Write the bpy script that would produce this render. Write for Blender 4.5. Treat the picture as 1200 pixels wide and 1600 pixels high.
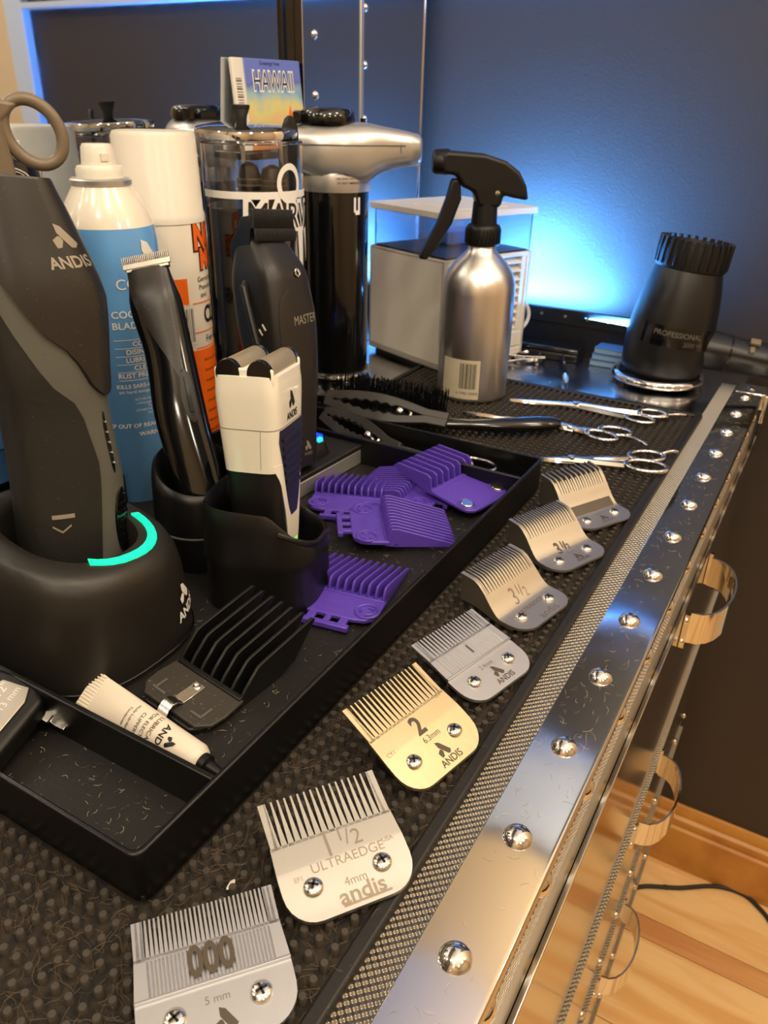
import bpy, bmesh, math, random
from math import sin, cos, pi, radians, atan2, sqrt
from mathutils import Vector, Matrix, Euler
random.seed(7)
for o in list(bpy.data.objects):
    bpy.data.objects.remove(o)
SC = bpy.context.scene
COL = SC.collection
S = 0.0012            # one modelling unit = 1.2 mm; counter top is z = 0

# ------------------------------------------------------------------ camera
f_ = 1210.0
yaw, pitch, roll = radians(29.5), radians(27.6), radians(-1.4)
fw = Vector((cos(pitch)*cos(yaw), cos(pitch)*sin(yaw), -sin(pitch)))
rt = fw.cross(Vector((0, 0, 1))).normalized()
dn = fw.cross(rt)
r2 = cos(roll)*rt + sin(roll)*dn
d2 = -sin(roll)*rt + cos(roll)*dn
cd = bpy.data.cameras.new('camera')
cam = bpy.data.objects.new('camera', cd)
COL.objects.link(cam)
Rm = Matrix((r2, -d2, -fw)).transposed()
cam.matrix_world = Matrix.Translation(Vector((0, 0, 250))*S) @ Rm.to_4x4()
cd.sensor_fit = 'VERTICAL'
cd.sensor_height = 36
cd.lens = f_/1600*36
cd.clip_start = 0.01
cd.clip_end = 50
cd.dof.use_dof = True
cd.dof.focus_distance = 330*S
cd.dof.aperture_fstop = 20.0
SC.camera = cam

# ------------------------------------------------------------------ world, lights, exposure
XW, YM, ZF, ZC = 930, 485, -759, 1330
W = bpy.data.worlds.new('world'); SC.world = W; W.use_nodes = True
W.node_tree.nodes['Background'].inputs[0].default_value = (1.0, .86, .7, 1)
W.node_tree.nodes['Background'].inputs[1].default_value = 0.05
vs = SC.view_settings
vs.view_transform = 'Standard'; vs.look = 'None'; vs.gamma = 1; vs.use_curve_mapping = False
vs.exposure = 0.0

def area(name, loc, target, size, power, color, shape='DISK', size_y=None):
    l = bpy.data.lights.new(name, 'AREA'); l.shape = shape; l.size = size*S
    if size_y: l.size_y = size_y*S
    l.energy = power; l.color = color
    o = bpy.data.objects.new(name, l); COL.objects.link(o)
    o.location = Vector(loc)*S
    o.rotation_euler = (Vector(target)-Vector(loc)).to_track_quat('-Z', 'Y').to_euler()
    return o
def bulb(name, loc, r, power, color):
    l = bpy.data.lights.new(name, 'POINT'); l.shadow_soft_size = r*S; l.energy = power; l.color = color
    o = bpy.data.objects.new(name, l); COL.objects.link(o); o.location = Vector(loc)*S
    return o
WARM = (1.0, .885, .71)
for i, (x, y, p) in enumerate([(60, -200, 17), (560, -330, 13), (-520, -60, 17), (120, -950, 16), (760, -1000, 12), (-700, -950, 14), (-1200, -300, 12), (-330, 330, 9)]):  # last bulb is an unseen fill added to light the backs of the cans
    bulb('ceiling_and_fill_bulb', (x, y, ZC-330), 70, p*.82, WARM)
# blue led strip tucked behind the end rail, washing up the dark wall
area('led_strip_light', (884, 300, 43), (898, 298, 95), 225, 18, (.085, .36, 1.0), 'RECTANGLE', 9)
# blue fill added behind the cooler for its tank leds, widening the wall wash
area('added_cooler_glow', (857, 345, 95), (915, 325, 200), 70, 4, (.085, .35, 1.0), 'RECTANGLE', 70)

# ------------------------------------------------------------------ materials
def lin(c):
    c = c/255
    return c/12.92 if c <= .04045 else ((c+.055)/1.055)**2.4
def C3(r, g, b): return (lin(r), lin(g), lin(b), 1)
MATS = {}
def mat(name, col, rough=.5, metal=0, bump=None, emit=None, trans=0, coat=0, var=None, speck=None, aniso=None, spec=None, wear=None):
    """bump=(scale,strength,dist)  var=(scale,colour2)  speck=(scale,colour,threshold)"""
    m = bpy.data.materials.new(name); m.use_nodes = True
    nt = m.node_tree; b = nt.nodes['Principled BSDF']; L = nt.links
    b.inputs['Base Color'].default_value = col
    b.inputs['Roughness'].default_value = rough
    b.inputs['Metallic'].default_value = metal
    if trans: b.inputs['Transmission Weight'].default_value = trans
    if coat: b.inputs['Coat Weight'].default_value = coat
    if spec is not None: b.inputs['Specular IOR Level'].default_value = spec
    tc = nt.nodes.new('ShaderNodeTexCoord')
    def noise(scale, stretch=None, detail=4):
        n = nt.nodes.new('ShaderNodeTexNoise'); n.inputs['Scale'].default_value = scale; n.inputs['Detail'].default_value = detail
        if stretch:
            mp = nt.nodes.new('ShaderNodeMapping'); mp.inputs['Scale'].default_value = stretch
            L.new(tc.outputs['Object'], mp.inputs[0]); L.new(mp.outputs[0], n.inputs['Vector'])
        else: L.new(tc.outputs['Object'], n.inputs['Vector'])
        return n
    cur = None
    if var:
        n = noise(var[0]); mx = nt.nodes.new('ShaderNodeMix'); mx.data_type = 'RGBA'
        mx.inputs[6].default_value = col; mx.inputs[7].default_value = var[1]
        r = nt.nodes.new('ShaderNodeMapRange'); r.inputs[1].default_value = .4; r.inputs[2].default_value = .65
        L.new(n.outputs[0], r.inputs[0]); L.new(r.outputs[0], mx.inputs[0]); cur = mx.outputs[2]
    if speck:
        n = noise(speck[0], detail=2); mx = nt.nodes.new('ShaderNodeMix'); mx.data_type = 'RGBA'
        if cur: L.new(cur, mx.inputs[6])
        else: mx.inputs[6].default_value = col
        mx.inputs[7].default_value = speck[1]
        r = nt.nodes.new('ShaderNodeMapRange'); r.inputs[1].default_value = speck[2]; r.inputs[2].default_value = speck[2]+.05
        L.new(n.outputs[0], r.inputs[0]); L.new(r.outputs[0], mx.inputs[0]); cur = mx.outputs[2]
    if cur: L.new(cur, b.inputs['Base Color'])
    if wear:
        n = noise(wear[0]); r = nt.nodes.new('ShaderNodeMapRange')
        r.inputs[1].default_value = .35; r.inputs[2].default_value = .7; r.inputs[3].default_value = rough; r.inputs[4].default_value = wear[1]
        L.new(n.outputs[0], r.inputs[0]); L.new(r.outputs[0], b.inputs['Roughness'])
    if bump:
        n = noise(bump[0], bump[3] if len(bump) > 3 else None); bp = nt.nodes.new('ShaderNodeBump')
        bp.inputs['Strength'].default_value = bump[1]; bp.inputs['Distance'].default_value = bump[2]
        L.new(n.outputs[0], bp.inputs['Height']); L.new(bp.outputs[0], b.inputs['Normal'])
    if emit:
        b.inputs['Emission Color'].default_value = emit[0]; b.inputs['Emission Strength'].default_value = emit[1]
    MATS[name] = m
    return m
M = MATS
mat('wall_dark', C3(51, 46, 43), .5, bump=(260, .35, .0012))
mat('wall_beige', C3(214, 190, 155), .8)
mat('ceiling_white', C3(225, 212, 192), .9)
mat('trim_white', C3(196, 208, 226), .5)
mat('baseboard_wood', C3(196, 142, 66), .35, var=(14, C3(176, 118, 50)))
mat('steel_polished', (.62, .62, .62, 1), .06, 1, bump=(5, .04, .003), wear=(22, .15))
mat('steel_front', (.56, .54, .5, 1), .13, 1, bump=(3, .06, .004))
mat('steel_lid', (.62, .63, .66, 1), .09, 1)
mat('steel_top', (.5, .5, .52, 1), .12, 1, wear=(25, .3))
mat('chrome', (.8, .8, .8, 1), .06, 1)
mat('chrome_worn', (.62, .6, .55, 1), .2, 1)
mat('mirror_glass', (.62, .66, .72, 1), .015, 1, wear=(40, .04))
mat('scissor_steel', (.72, .71, .69, 1), .13, 1)
mat('alu_brushed', (.86, .84, .8, 1), .3, 1, bump=(60, .1, .0006, (1, 1, .02)), wear=(10, .38))
mat('sticker_pale', C3(196, 186, 162), .4)
mat('plate_dusty', C3(52, 48, 43), .5, speck=(500, C3(120, 108, 90), .68))
mat('clip_black', C3(36, 34, 32), .35)
mat('blade_steel', (.43, .415, .38, 1), .43, 1, bump=(160, .15, .0006, (1, .04, 1)))
mat('blade_bright', (.56, .57, .6, 1), .43, 1, bump=(160, .15, .0006, (1, .04, 1)))
mat('blade_brass', (.58, .48, .3, 1), .43, 1, bump=(160, .15, .0006, (1, .04, 1)))
mat('blade_grey', (.56, .52, .45, 1), .43, 1, bump=(160, .15, .0006, (1, .04, 1)))
mat('blade_under', (.12, .11, .1, 1), .4, 1)
mat('screw_steel', (.85, .84, .8, 1), .16, 1)
mat('etch', (.10, .08, .06, 1), .6, .5)
mat('etch_light', (.27, .23, .18, 1), .5, .8)
mat('black_plastic', C3(13, 13, 13), .42, spec=.4, bump=(260, .25, .0006))
mat('black_tray', C3(10, 10, 10), .34, spec=.4, bump=(200, .15, .0005))
mat('black_gloss', C3(12, 12, 14), .12, coat=.3)
mat('black_satin', C3(15, 15, 16), .38)
mat('black_rubber', C3(22, 20, 18), .55, bump=(300, .3, .0005), speck=(700, C3(70, 62, 50), .68))
mat('nub_rubber', C3(60, 54, 47), .55)
mat('mat_floor', C3(20, 17, 14), .85, bump=(300, .5, .001), var=(150, C3(48, 38, 27)))
mat('grip_dusty', C3(22, 21, 19), .5, bump=(240, .3, .0006), speck=(650, C3(70, 64, 56), .7))
mat('grey_plastic', C3(84, 84, 78), .42, speck=(420, C3(50, 50, 46), .7))
mat('dark_brown_plastic', C3(33, 30, 27), .36, speck=(600, C3(76, 68, 58), .69))
mat('clipper_brown', C3(27, 24, 22), .4)
mat('white_plastic', C3(226, 220, 206), .3)
mat('white_gloss', C3(232, 228, 214), .16, coat=.4)
mat('white_paint', C3(230, 222, 206), .25, coat=.3)
mat('orange_ink', C3(240, 104, 14), .35)
mat('ink_black', C3(22, 20, 20), .5)
mat('ink_white', C3(236, 234, 228), .5)
mat('ink_silver', (.6, .58, .54, 1), .4, .6)
mat('blue_can', C3(104, 166, 228), .25, coat=.4)
mat('purple_plastic', C3(88, 62, 174), .34, speck=(330, C3(150, 120, 206), .71))
mat('navy_plastic', C3(28, 30, 56), .45)
mat('foil_brass', (.5, .42, .28, 1), .42, .75, bump=(700, .8, .0006))
mat('silver_plastic', (.58, .57, .54, 1), .3, .75)
mat('led_green', C3(20, 200, 140), .3, emit=((.0, 1.0, .45, 1), 1.0))
mat('led_lime', C3(90, 220, 20), .3, emit=((.2, 1.0, .02, 1), 1.0))
mat('led_blue', C3(10, 40, 230), .3, emit=((.0, .04, 1.0, 1), 2.2))
mat('glint_cyan', C3(40, 160, 230), .3, emit=((.02, .5, 1.0, 1), 1.4))
mat('glass', (1, 1, 1, 1), .0, trans=1)
mat('tank_plastic', (.86, .9, .97, 1), .05, trans=1)
mat('dark_liquid', C3(20, 18, 18), .15)
mat('taupe_plastic', C3(116, 102, 84), .42)
mat('taupe_grey', C3(92, 86, 82), .45)
mat('navy_bottle', C3(22, 24, 42), .15, coat=.4)
mat('card_white', C3(222, 218, 206), .5)
mat('tube_white', C3(226, 214, 196), .38)
mat('black_cord', C3(26, 22, 20), .5)
mat('cover_blue_lit', C3(70, 120, 170), .5)  # blue led light put into the booklet cover colour
mat('page_blue_lit', C3(130, 160, 190), .5)  # pages tinted with the blue light that falls on them
mat('hair', C3(92, 74, 54), .6)
mat('hair_pale', C3(190, 170, 140), .45)
mat('ink_outline', C3(150, 142, 128), .4, .3)

def wood_mat(name, base, dark):
    m = bpy.data.materials.new(name); m.use_nodes = True
    nt = m.node_tree; b = nt.nodes['Principled BSDF']; L = nt.links
    tc = nt.nodes.new('ShaderNodeTexCoord'); mp = nt.nodes.new('ShaderNodeMapping')
    oi = nt.nodes.new('ShaderNodeObjectInfo'); ad = nt.nodes.new('ShaderNodeVectorMath')
    L.new(tc.outputs['Object'], ad.inputs[0]); L.new(oi.outputs['Location'], ad.inputs[1])
    mp.inputs['Scale'].default_value = (14, 1.6, 4)
    L.new(ad.outputs[0], mp.inputs[0])
    n = nt.nodes.new('ShaderNodeTexNoise'); n.inputs['Scale'].default_value = 1.6; n.inputs['Detail'].default_value = 6; n.inputs['Distortion'].default_value = 1.2
    L.new(mp.outputs[0], n.inputs['Vector'])
    r = nt.nodes.new('ShaderNodeValToRGB'); r.color_ramp.elements[0].color = dark; r.color_ramp.elements[0].position = .34
    r.color_ramp.elements[1].color = base; r.color_ramp.elements[1].position = .56
    L.new(n.outputs[0], r.inputs[0])
    # knots
    v = nt.nodes.new('ShaderNodeTexVoronoi'); v.inputs['Scale'].default_value = 5.0
    L.new(ad.outputs[0], v.inputs['Vector'])
    kr = nt.nodes.new('ShaderNodeMapRange'); kr.inputs[1].default_value = .05; kr.inputs[2].default_value = .10; kr.inputs[3].default_value = .75; kr.inputs[4].default_value = 0
    L.new(v.outputs['Distance'], kr.inputs[0])
    mx = nt.nodes.new('ShaderNodeMix'); mx.data_type = 'RGBA'
    L.new(kr.outputs[0], mx.inputs[0]); L.new(r.outputs[0], mx.inputs[6]); mx.inputs[7].default_value = C3(150, 92, 44)
    L.new(mx.outputs[2], b.inputs['Base Color']); b.inputs['Roughness'].default_value = .38
    MATS[name] = m
wood_mat('pine', C3(238, 200, 142), C3(222, 172, 108))
wood_mat('pine_red', C3(216, 164, 106), C3(198, 138, 84))

def knurl_mat():
    m = bpy.data.materials.new('steel_knurled'); m.use_nodes = True
    nt = m.node_tree; b = nt.nodes['Principled BSDF']; L = nt.links
    b.inputs['Base Color'].default_value = (.6, .56, .49, 1); b.inputs['Metallic'].default_value = 1; b.inputs['Roughness'].default_value = .42
    tc = nt.nodes.new('ShaderNodeTexCoord'); mp = nt.nodes.new('ShaderNodeMapping')
    mp.inputs['Scale'].default_value = (2200, 2200, 2200); mp.inputs['Rotation'].default_value = (0, 0, radians(45))
    L.new(tc.outputs['Object'], mp.inputs[0])
    sx = nt.nodes.new('ShaderNodeSeparateXYZ'); L.new(mp.outputs[0], sx.inputs[0])
    outs = []
    add = nt.nodes.new('ShaderNodeMath'); add.operation = 'ADD'
    zz = nt.nodes.new('ShaderNodeMath'); zz.operation = 'ADD'
    L.new(sx.outputs[0], zz.inputs[0]); L.new(sx.outputs[2], zz.inputs[1])
    for i, src in enumerate((zz.outputs[0], sx.outputs[1])):
        s = nt.nodes.new('ShaderNodeMath'); s.operation = 'SINE'; L.new(src, s.inputs[0]); L.new(s.outputs[0], add.inputs[i])
    bp = nt.nodes.new('ShaderNodeBump'); bp.inputs['Strength'].default_value = .9; bp.inputs['Distance'].default_value = .0008
    L.new(add.outputs[0], bp.inputs['Height']); L.new(bp.outputs[0], b.inputs['Normal'])
    MATS['steel_knurled'] = m
knurl_mat()

def card_mat():
    """printed card: blue-violet sky running to yellow and peach clouds (flat print)"""
    m = bpy.data.materials.new('card_print'); m.use_nodes = True
    nt = m.node_tree; b = nt.nodes['Principled BSDF']; L = nt.links
    tc = nt.nodes.new('ShaderNodeTexCoord'); sx = nt.nodes.new('ShaderNodeSeparateXYZ'); L.new(tc.outputs['Generated'], sx.inputs[0])
    n = nt.nodes.new('ShaderNodeTexNoise'); n.inputs['Scale'].default_value = 3; L.new(tc.outputs['Generated'], n.inputs['Vector'])
    a = nt.nodes.new('ShaderNodeMath'); a.operation = 'MULTIPLY_ADD'; a.inputs[1].default_value = .5; L.new(n.outputs[0], a.inputs[0]); L.new(sx.outputs[2], a.inputs[2])
    r = nt.nodes.new('ShaderNodeValToRGB'); e = r.color_ramp.elements
    e[0].position = .3; e[0].color = C3(206, 130, 70); e[1].position = 1.2; e[1].color = C3(84, 96, 176)
    for p, c in ((.5, C3(226, 176, 130)), (.68, C3(214, 204, 130)), (.86, C3(150, 186, 196)), (1.0, C3(104, 120, 196))):
        k = e.new(p); k.color = c
    L.new(a.outputs[0], r.inputs[0]); L.new(r.outputs[0], b.inputs['Base Color']); b.inputs['Roughness'].default_value = .35
    MATS['card_print'] = m
card_mat()

# ------------------------------------------------------------------ mesh helpers
class MB:
    def __init__(self): self.v = []; self.f = []
    def add(self, vs_, fs, m=None):
        k = len(self.v)
        for p in vs_:
            p = Vector(p)
            self.v.append(m @ p if m else p)
        self.f += [tuple(i+k for i in q) for q in fs]
        return self
    def box(self, x0, x1, y0, y1, z0, z1, m=None):
        vs_ = [(x, y, z) for x in (x0, x1) for y in (y0, y1) for z in (z0, z1)]
        return self.add(vs_, [(0, 1, 3, 2), (4, 6, 7, 5), (0, 4, 5, 1), (2, 3, 7, 6), (0, 2, 6, 4), (1, 5, 7, 3)], m)
    def prism(self, poly, z0, z1, m=None):
        n = len(poly)
        vs_ = [(x, y, z0) for x, y in poly]+[(x, y, z1) for x, y in poly]
        fs = [tuple(range(n-1, -1, -1)), tuple(range(n, 2*n))]+[(i, (i+1) % n, n+(i+1) % n, n+i) for i in range(n)]
        return self.add(vs_, fs, m)
    def loft(self, loops, cap0=True, cap1=True, m=None, closed=True):
        n = len(loops[0]); vs_ = [p for l in loops for p in l]; fs = []
        for a in range(len(loops)-1):
            for i in range(n if closed else n-1):
                j = (i+1) % n
                fs.append((a*n+i, a*n+j, (a+1)*n+j, (a+1)*n+i))
        if cap0: fs.append(tuple(range(n-1, -1, -1)))
        if cap1: k = (len(loops)-1)*n; fs.append(tuple(range(k, k+n)))
        return self.add(vs_, fs, m)
    def lathe(self, prof, n=32, m=None, cap0=True, cap1=True):
        return self.loft([[(r*cos(2*pi*i/n), r*sin(2*pi*i/n), z) for i in range(n)] for r, z in prof], cap0, cap1, m)
    def tube(self, pts, r, n=10, closed=False, m=None, flat=None):
        pts = [Vector(p) for p in pts]; k = len(pts); loops = []; up = None
        for i in range(k):
            if closed: t = pts[(i+1) % k]-pts[i-1]
            else: t = pts[min(i+1, k-1)]-pts[max(i-1, 0)]
            t.normalize()
            if up is None:
                up = Vector((0, 0, 1)) if abs(t.z) < .9 else Vector((1, 0, 0))
            a = up-t*up.dot(t); a.normalize(); up = a; b = t.cross(a)
            rr = r[i] if isinstance(r, (list, tuple)) else r
            fa = flat or 1
            loops.append([pts[i]+a*rr*fa*cos(2*pi*j/n)+b*rr*sin(2*pi*j/n) for j in range(n)])
        if closed: loops.append(loops[0])
        return self.loft(loops, not closed, not closed, m)
    def ribbon(self, pts, w, t, m=None):
        """rectangular bar along pts lying in XY, w = height in z, t = thickness"""
        pts = [Vector(p) for p in pts]; loops = []
        for i in range(len(pts)):
            d = (pts[min(i+1, len(pts)-1)]-pts[max(i-1, 0)]).normalized()
            nrm = Vector((-d.y, d.x, 0)).normalized()
            loops.append([pts[i]+nrm*t/2+Vector((0, 0, w/2)), pts[i]+nrm*t/2-Vector((0, 0, w/2)), pts[i]-nrm*t/2-Vector((0, 0, w/2)), pts[i]-nrm*t/2+Vector((0, 0, w/2))])
        return self.loft(loops, m=m)
    def torus(self, R, r, n=40, k=12, m=None):
        return self.tube([(R*cos(2*pi*i/n), R*sin(2*pi*i/n), 0) for i in range(n)], r, k, True, m)

def T(x=0, y=0, z=0): return Matrix.Translation((x, y, z))
def RX(a): return Matrix.Rotation(radians(a), 4, 'X')
def RY(a): return Matrix.Rotation(radians(a), 4, 'Y')
def RZ(a): return Matrix.Rotation(radians(a), 4, 'Z')

ROOTLOC = {}
def obj(name, mb, m, parent=None, world=False, bevel=0, seg=2, smooth=35, kind=None, label=None, fix=True):
    me = bpy.data.meshes.new(name)
    off = ROOTLOC.get(parent.name, Vector()) if (world and parent) else Vector()
    me.from_pydata([(p-off)*S for p in mb.v], [], mb.f)
    if fix:
        bm = bmesh.new(); bm.from_mesh(me); bmesh.ops.recalc_face_normals(bm, faces=bm.faces); bm.to_mesh(me); bm.free()
    me.materials.append(M[m] if isinstance(m, str) else m)
    if smooth:
        me.polygons.foreach_set('use_smooth', [True]*len(me.polygons))
        me.set_sharp_from_angle(angle=radians(smooth))
    o = bpy.data.objects.new(name, me); COL.objects.link(o)
    if parent: o.parent = parent
    if bevel:
        b = o.modifiers.new('bevel', 'BEVEL'); b.width = bevel*S; b.segments = seg; b.limit_method = 'ANGLE'; b.angle_limit = radians(40); b.use_clamp_overlap = True
        b.harden_normals = False
    if kind: o['kind'] = kind
    if label: o['label'] = label
    return o
def thing(name, label, cat, loc=(0, 0, 0), rot=None, group=None):
    o = bpy.data.objects.new(name, None); COL.objects.link(o)
    o.empty_display_size = .01
    o.location = Vector(loc)*S
    if rot is not None: o.rotation_euler = rot.to_euler() if isinstance(rot, Matrix) else rot
    o['label'] = label; o['category'] = cat
    if group: o['group'] = group
    ROOTLOC[o.name] = Vector(loc)
    return o
def inst(src, name, parent, loc=(0, 0, 0), rot=None, off=None):
    o = src.copy(); COL.objects.link(o); o.parent = parent
    o.location = (Vector(loc)-(off or Vector()))*S
    if rot is not None: o.rotation_euler = rot
    return o
def struct(name, mb, m, **k):
    return obj(name, mb, m, kind='structure', **k)
def frame(axis, front):
    """rotation whose z follows axis and whose -y faces front"""
    z = Vector(axis).normalized(); y = -(Vector(front)-z*z.dot(Vector(front))).normalized(); x = y.cross(z)
    return Matrix((x, y, z)).transposed().to_4x4()

# flat text -> mesh data
TXT = {}
def txt(s, size, align='CENTER', bold=0, sx=1.0, shear=0):
    key = (s, size, align, bold, sx, shear)
    if key in TXT: return TXT[key]
    c = bpy.data.curves.new('t', 'FONT'); c.body = s; c.size = 1; c.align_x = align; c.align_y = 'CENTER'; c.resolution_u = 4; c.offset = bold; c.shear = shear
    o = bpy.data.objects.new('t', c); COL.objects.link(o)
    dg = bpy.context.evaluated_depsgraph_get(); dg.update()
    me = bpy.data.meshes.new_from_object(o.evaluated_get(dg))
    vs_ = [(v.co.x*size*sx, v.co.y*size) for v in me.vertices]; fs = [tuple(p.vertices) for p in me.polygons]
    bpy.data.objects.remove(o); bpy.data.curves.remove(c); bpy.data.meshes.remove(me)
    TXT[key] = (vs_, fs); return TXT[key]
def flat_text(mb, s, size, m, **k):
    vs_, fs = txt(s, size, **k)
    return mb.add([(x, y, 0) for x, y in vs_], fs, m)
LOGO = [[(.27, 1.0), (.54, .88), (1.0, .18), (.84, .0), (.66, .02), (.27, .62)], [(.0, .34), (.26, .5), (.36, .46), (.42, .3), (.27, .02), (.08, .0)]]

def tess(vs2, fs, mx):
    bm = bmesh.new(); vv = [bm.verts.new((x, y, 0)) for x, y in vs2]
    for f in fs:
        try: bm.faces.new([vv[i] for i in f])
        except ValueError: pass
    bmesh.ops.triangulate(bm, faces=bm.faces)
    for _ in range(5):
        es = [e for e in bm.edges if e.calc_length() > mx]
        if not es: break
        bmesh.ops.subdivide_edges(bm, edges=es, cuts=1)
        bmesh.ops.triangulate(bm, faces=[f for f in bm.faces if len(f.verts) > 3])
    bm.verts.index_update()
    out = [(v.co.x, v.co.y) for v in bm.verts], [tuple(v.index for v in f.verts) for f in bm.faces]
    bm.free(); return out
class Surf:
    """smooth lofted body: sections (z, cx, cy, half_width, half_depth, exponent)"""
    def __init__(self, secs): self.s = secs
    def at(self, z):
        s = self.s
        if z <= s[0][0]: return s[0][1:]
        if z >= s[-1][0]: return s[-1][1:]
        for i in range(len(s)-1):
            if s[i][0] <= z <= s[i+1][0]: break
        h = s[i+1][0]-s[i][0]; t = (z-s[i][0])/h; out = []
        for k in range(1, 6):
            def sl(j):
                if j <= 0 or j >= len(s)-1: 
                    j = min(max(j, 0), len(s)-1)
                    a, b = (s[0], s[1]) if j == 0 else (s[-2], s[-1])
                    return (b[k]-a[k])/(b[0]-a[0])
                d0 = (s[j][k]-s[j-1][k])/(s[j][0]-s[j-1][0]); d1 = (s[j+1][k]-s[j][k])/(s[j+1][0]-s[j][0])
                return 0 if d0*d1 <= 0 else 2*d0*d1/(d0+d1)
            m0, m1 = sl(i)*h, sl(i+1)*h; p0, p1 = s[i][k], s[i+1][k]
            out.append((2*t**3-3*t*t+1)*p0+(t**3-2*t*t+t)*m0+(-2*t**3+3*t*t)*p1+(t**3-t*t)*m1)
        return out
    def p(self, t, z, off=0):
        a = radians(t); cx, cy, hw, hd, e = self.at(z); c, s = cos(a), sin(a)
        q = Vector((cx+hw*math.copysign(abs(c)**(2/e), c), cy+hd*math.copysign(abs(s)**(2/e), s), z))
        if off: q += self.n(t, z)*off
        return q
    def n(self, t, z):
        z0, z1 = self.s[0][0], self.s[-1][0]; dz = (z1-z0)*.01
        du = self.p(t+1.5, z)-self.p(t-1.5, z); dv = self.p(t, min(z+dz, z1))-self.p(t, max(z-dz, z0))
        return du.cross(dv).normalized()
    def mesh(self, mb, n=48, m=14, cap0=True, cap1=True, dome=0, z0=None, z1=None):
        z0 = self.s[0][0] if z0 is None else z0; z1 = self.s[-1][0] if z1 is None else z1
        loops = [[self.p(360*i/n, z0+(z1-z0)*k/m) for i in range(n)] for k in range(m+1)]
        if dome:
            top = loops[-1]; c = sum(top, Vector())/n
            for q, h in ((.93, .45), (.75, .85), (.4, 1.0)):
                loops.append([c+(p-c)*q+Vector((0, 0, dome*h)) for p in top])
        return mb.loft(loops, cap0, cap1)
    def patch(self, mb, zs, t0, t1, nt=10, off=.6, skirt=1.2):
        rows = []
        for z in zs:
            a = t0(z) if callable(t0) else t0; b = t1(z) if callable(t1) else t1
            rows.append([self.p(a+(b-a)*i/nt, z, off) for i in range(nt+1)])
        k = nt+1; nr = len(rows)
        vs_ = [p for r in rows for p in r]; fs = [(a*k+i, a*k+i+1, (a+1)*k+i+1, (a+1)*k+i) for a in range(nr-1) for i in range(nt)]
        if skirt:
            bd = [i for i in range(k)]+[a*k+nt for a in range(1, nr)]+[(nr-1)*k+i for i in range(nt-1, -1, -1)]+[a*k for a in range(nr-2, 0, -1)]
            cen = [Vector(self.at(p.z)[:2]).to_3d() for p in vs_]
            b0 = len(vs_)
            for j in bd:
                c = Vector((cen[j].x, cen[j].y, vs_[j].z)); d = (c-vs_[j]); d.normalize(); vs_.append(vs_[j]+d*skirt)
            nb = len(bd)
            fs += [(bd[i], bd[(i+1) % nb], b0+(i+1) % nb, b0+i) for i in range(nb)]
        return mb.add(vs_, fs)
    def wrap(self, mb, vs2, fs, t0, z0, off=.15, ang=0, mx=2.0):
        vs2, fs = tess(vs2, fs, mx)
        return self.wrap_(mb, vs2, fs, t0, z0, off, ang)
    def wrap_(self, mb, vs2, fs, t0, z0, off=.15, ang=0):
        """put flat (x,y) shapes on the surface, x running round it and y up it"""
        tab = [(0.0, t0)]
        for sgn in (1, -1):
            acc = 0; t = t0; prev = self.p(t, z0); dt = .5
            for i in range(600):
                q = self.p(t+sgn*dt, z0); L0 = (q-prev).length
                if L0 > .5 and dt > 1e-5: dt *= .5; continue
                t += sgn*dt; acc += L0; prev = q; tab.append((sgn*acc, t))
                if L0 < .2: dt = min(dt*1.7, 2)
                if acc > 60 or abs(t-t0) > 180: break
        tab.sort(); ca, sa = cos(radians(ang)), sin(radians(ang)); out = []
        import bisect
        ks = [a for a, b in tab]
        for x, y in vs2:
            x, y = x*ca-y*sa, x*sa+y*ca
            i = min(max(bisect.bisect(ks, x), 1), len(ks)-1); a, b = tab[i-1], tab[i]
            w = (x-a[0])/max(b[0]-a[0], 1e-6)
            out.append(self.p(a[1]+(b[1]-a[1])*w, z0+y, off))
        return mb.add(out, fs)
    def text(self, mb, s, size, t0, z0, off=.15, ang=0, **k):
        vs_, fs = txt(s, size, **k); return self.wrap(mb, vs_, fs, t0, z0, off, ang)
    def logo(self, mb, size, t0, z0, off=.15, ang=0):
        for poly in LOGO: self.wrap(mb, [((x-.5)*size, (y-.5)*size) for x, y in poly], [tuple(range(len(poly)))], t0, z0, off, ang)
def cyl(prof, e=2): return Surf([(z, 0, 0, r, r, e) for r, z in prof])
def rails(n, a, b): return [a+(b-a)*i/n for i in range(n+1)]

# ================================================================== ROOM
struct('wall_right', MB().box(XW, XW+20, -191, 700, ZF, 900), 'wall_dark')
struct('trim_1', MB().box(XW-14, XW+20, -232, -191, ZF, 900), 'trim_white', bevel=2)
struct('wall_front_right', MB().box(XW, XW+20, -2200, -232, ZF, ZC), 'wall_beige')
struct('trim_2', MB().box(XW-16, XW, -191, 480, 368, 376), 'trim_white', bevel=1)
struct('added_reflection_panel', MB().box(XW-10, XW, -60, 470, 640, 860), 'trim_white', bevel=1)  # pale panel added out of view for its reflection in the metal edge
struct('wall_right_upper', MB().box(XW, XW+20, -232, 700, 900, ZC), 'wall_beige')
struct('wall_back', MB().box(-1800, XW, 545, 565, ZF, ZC), 'wall_dark')
struct('wall_left', MB().box(-1820, -1800, -2200, 565, ZF, ZC), 'wall_beige')
struct('wall_front', MB().box(-1820, XW+20, -2220, -2200, ZF, ZC), 'wall_beige')
struct('ceiling', MB().box(-1820, XW+20, -2220, 565, ZC, ZC+20), 'ceiling_white')
fl = struct('floor', MB().box(-1820, XW+20, -2220, 565, ZF-20, ZF-3), 'black_cord')
x = XW-2; k = 0
widths = [118, 34, 136, 112, 40, 128]
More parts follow.
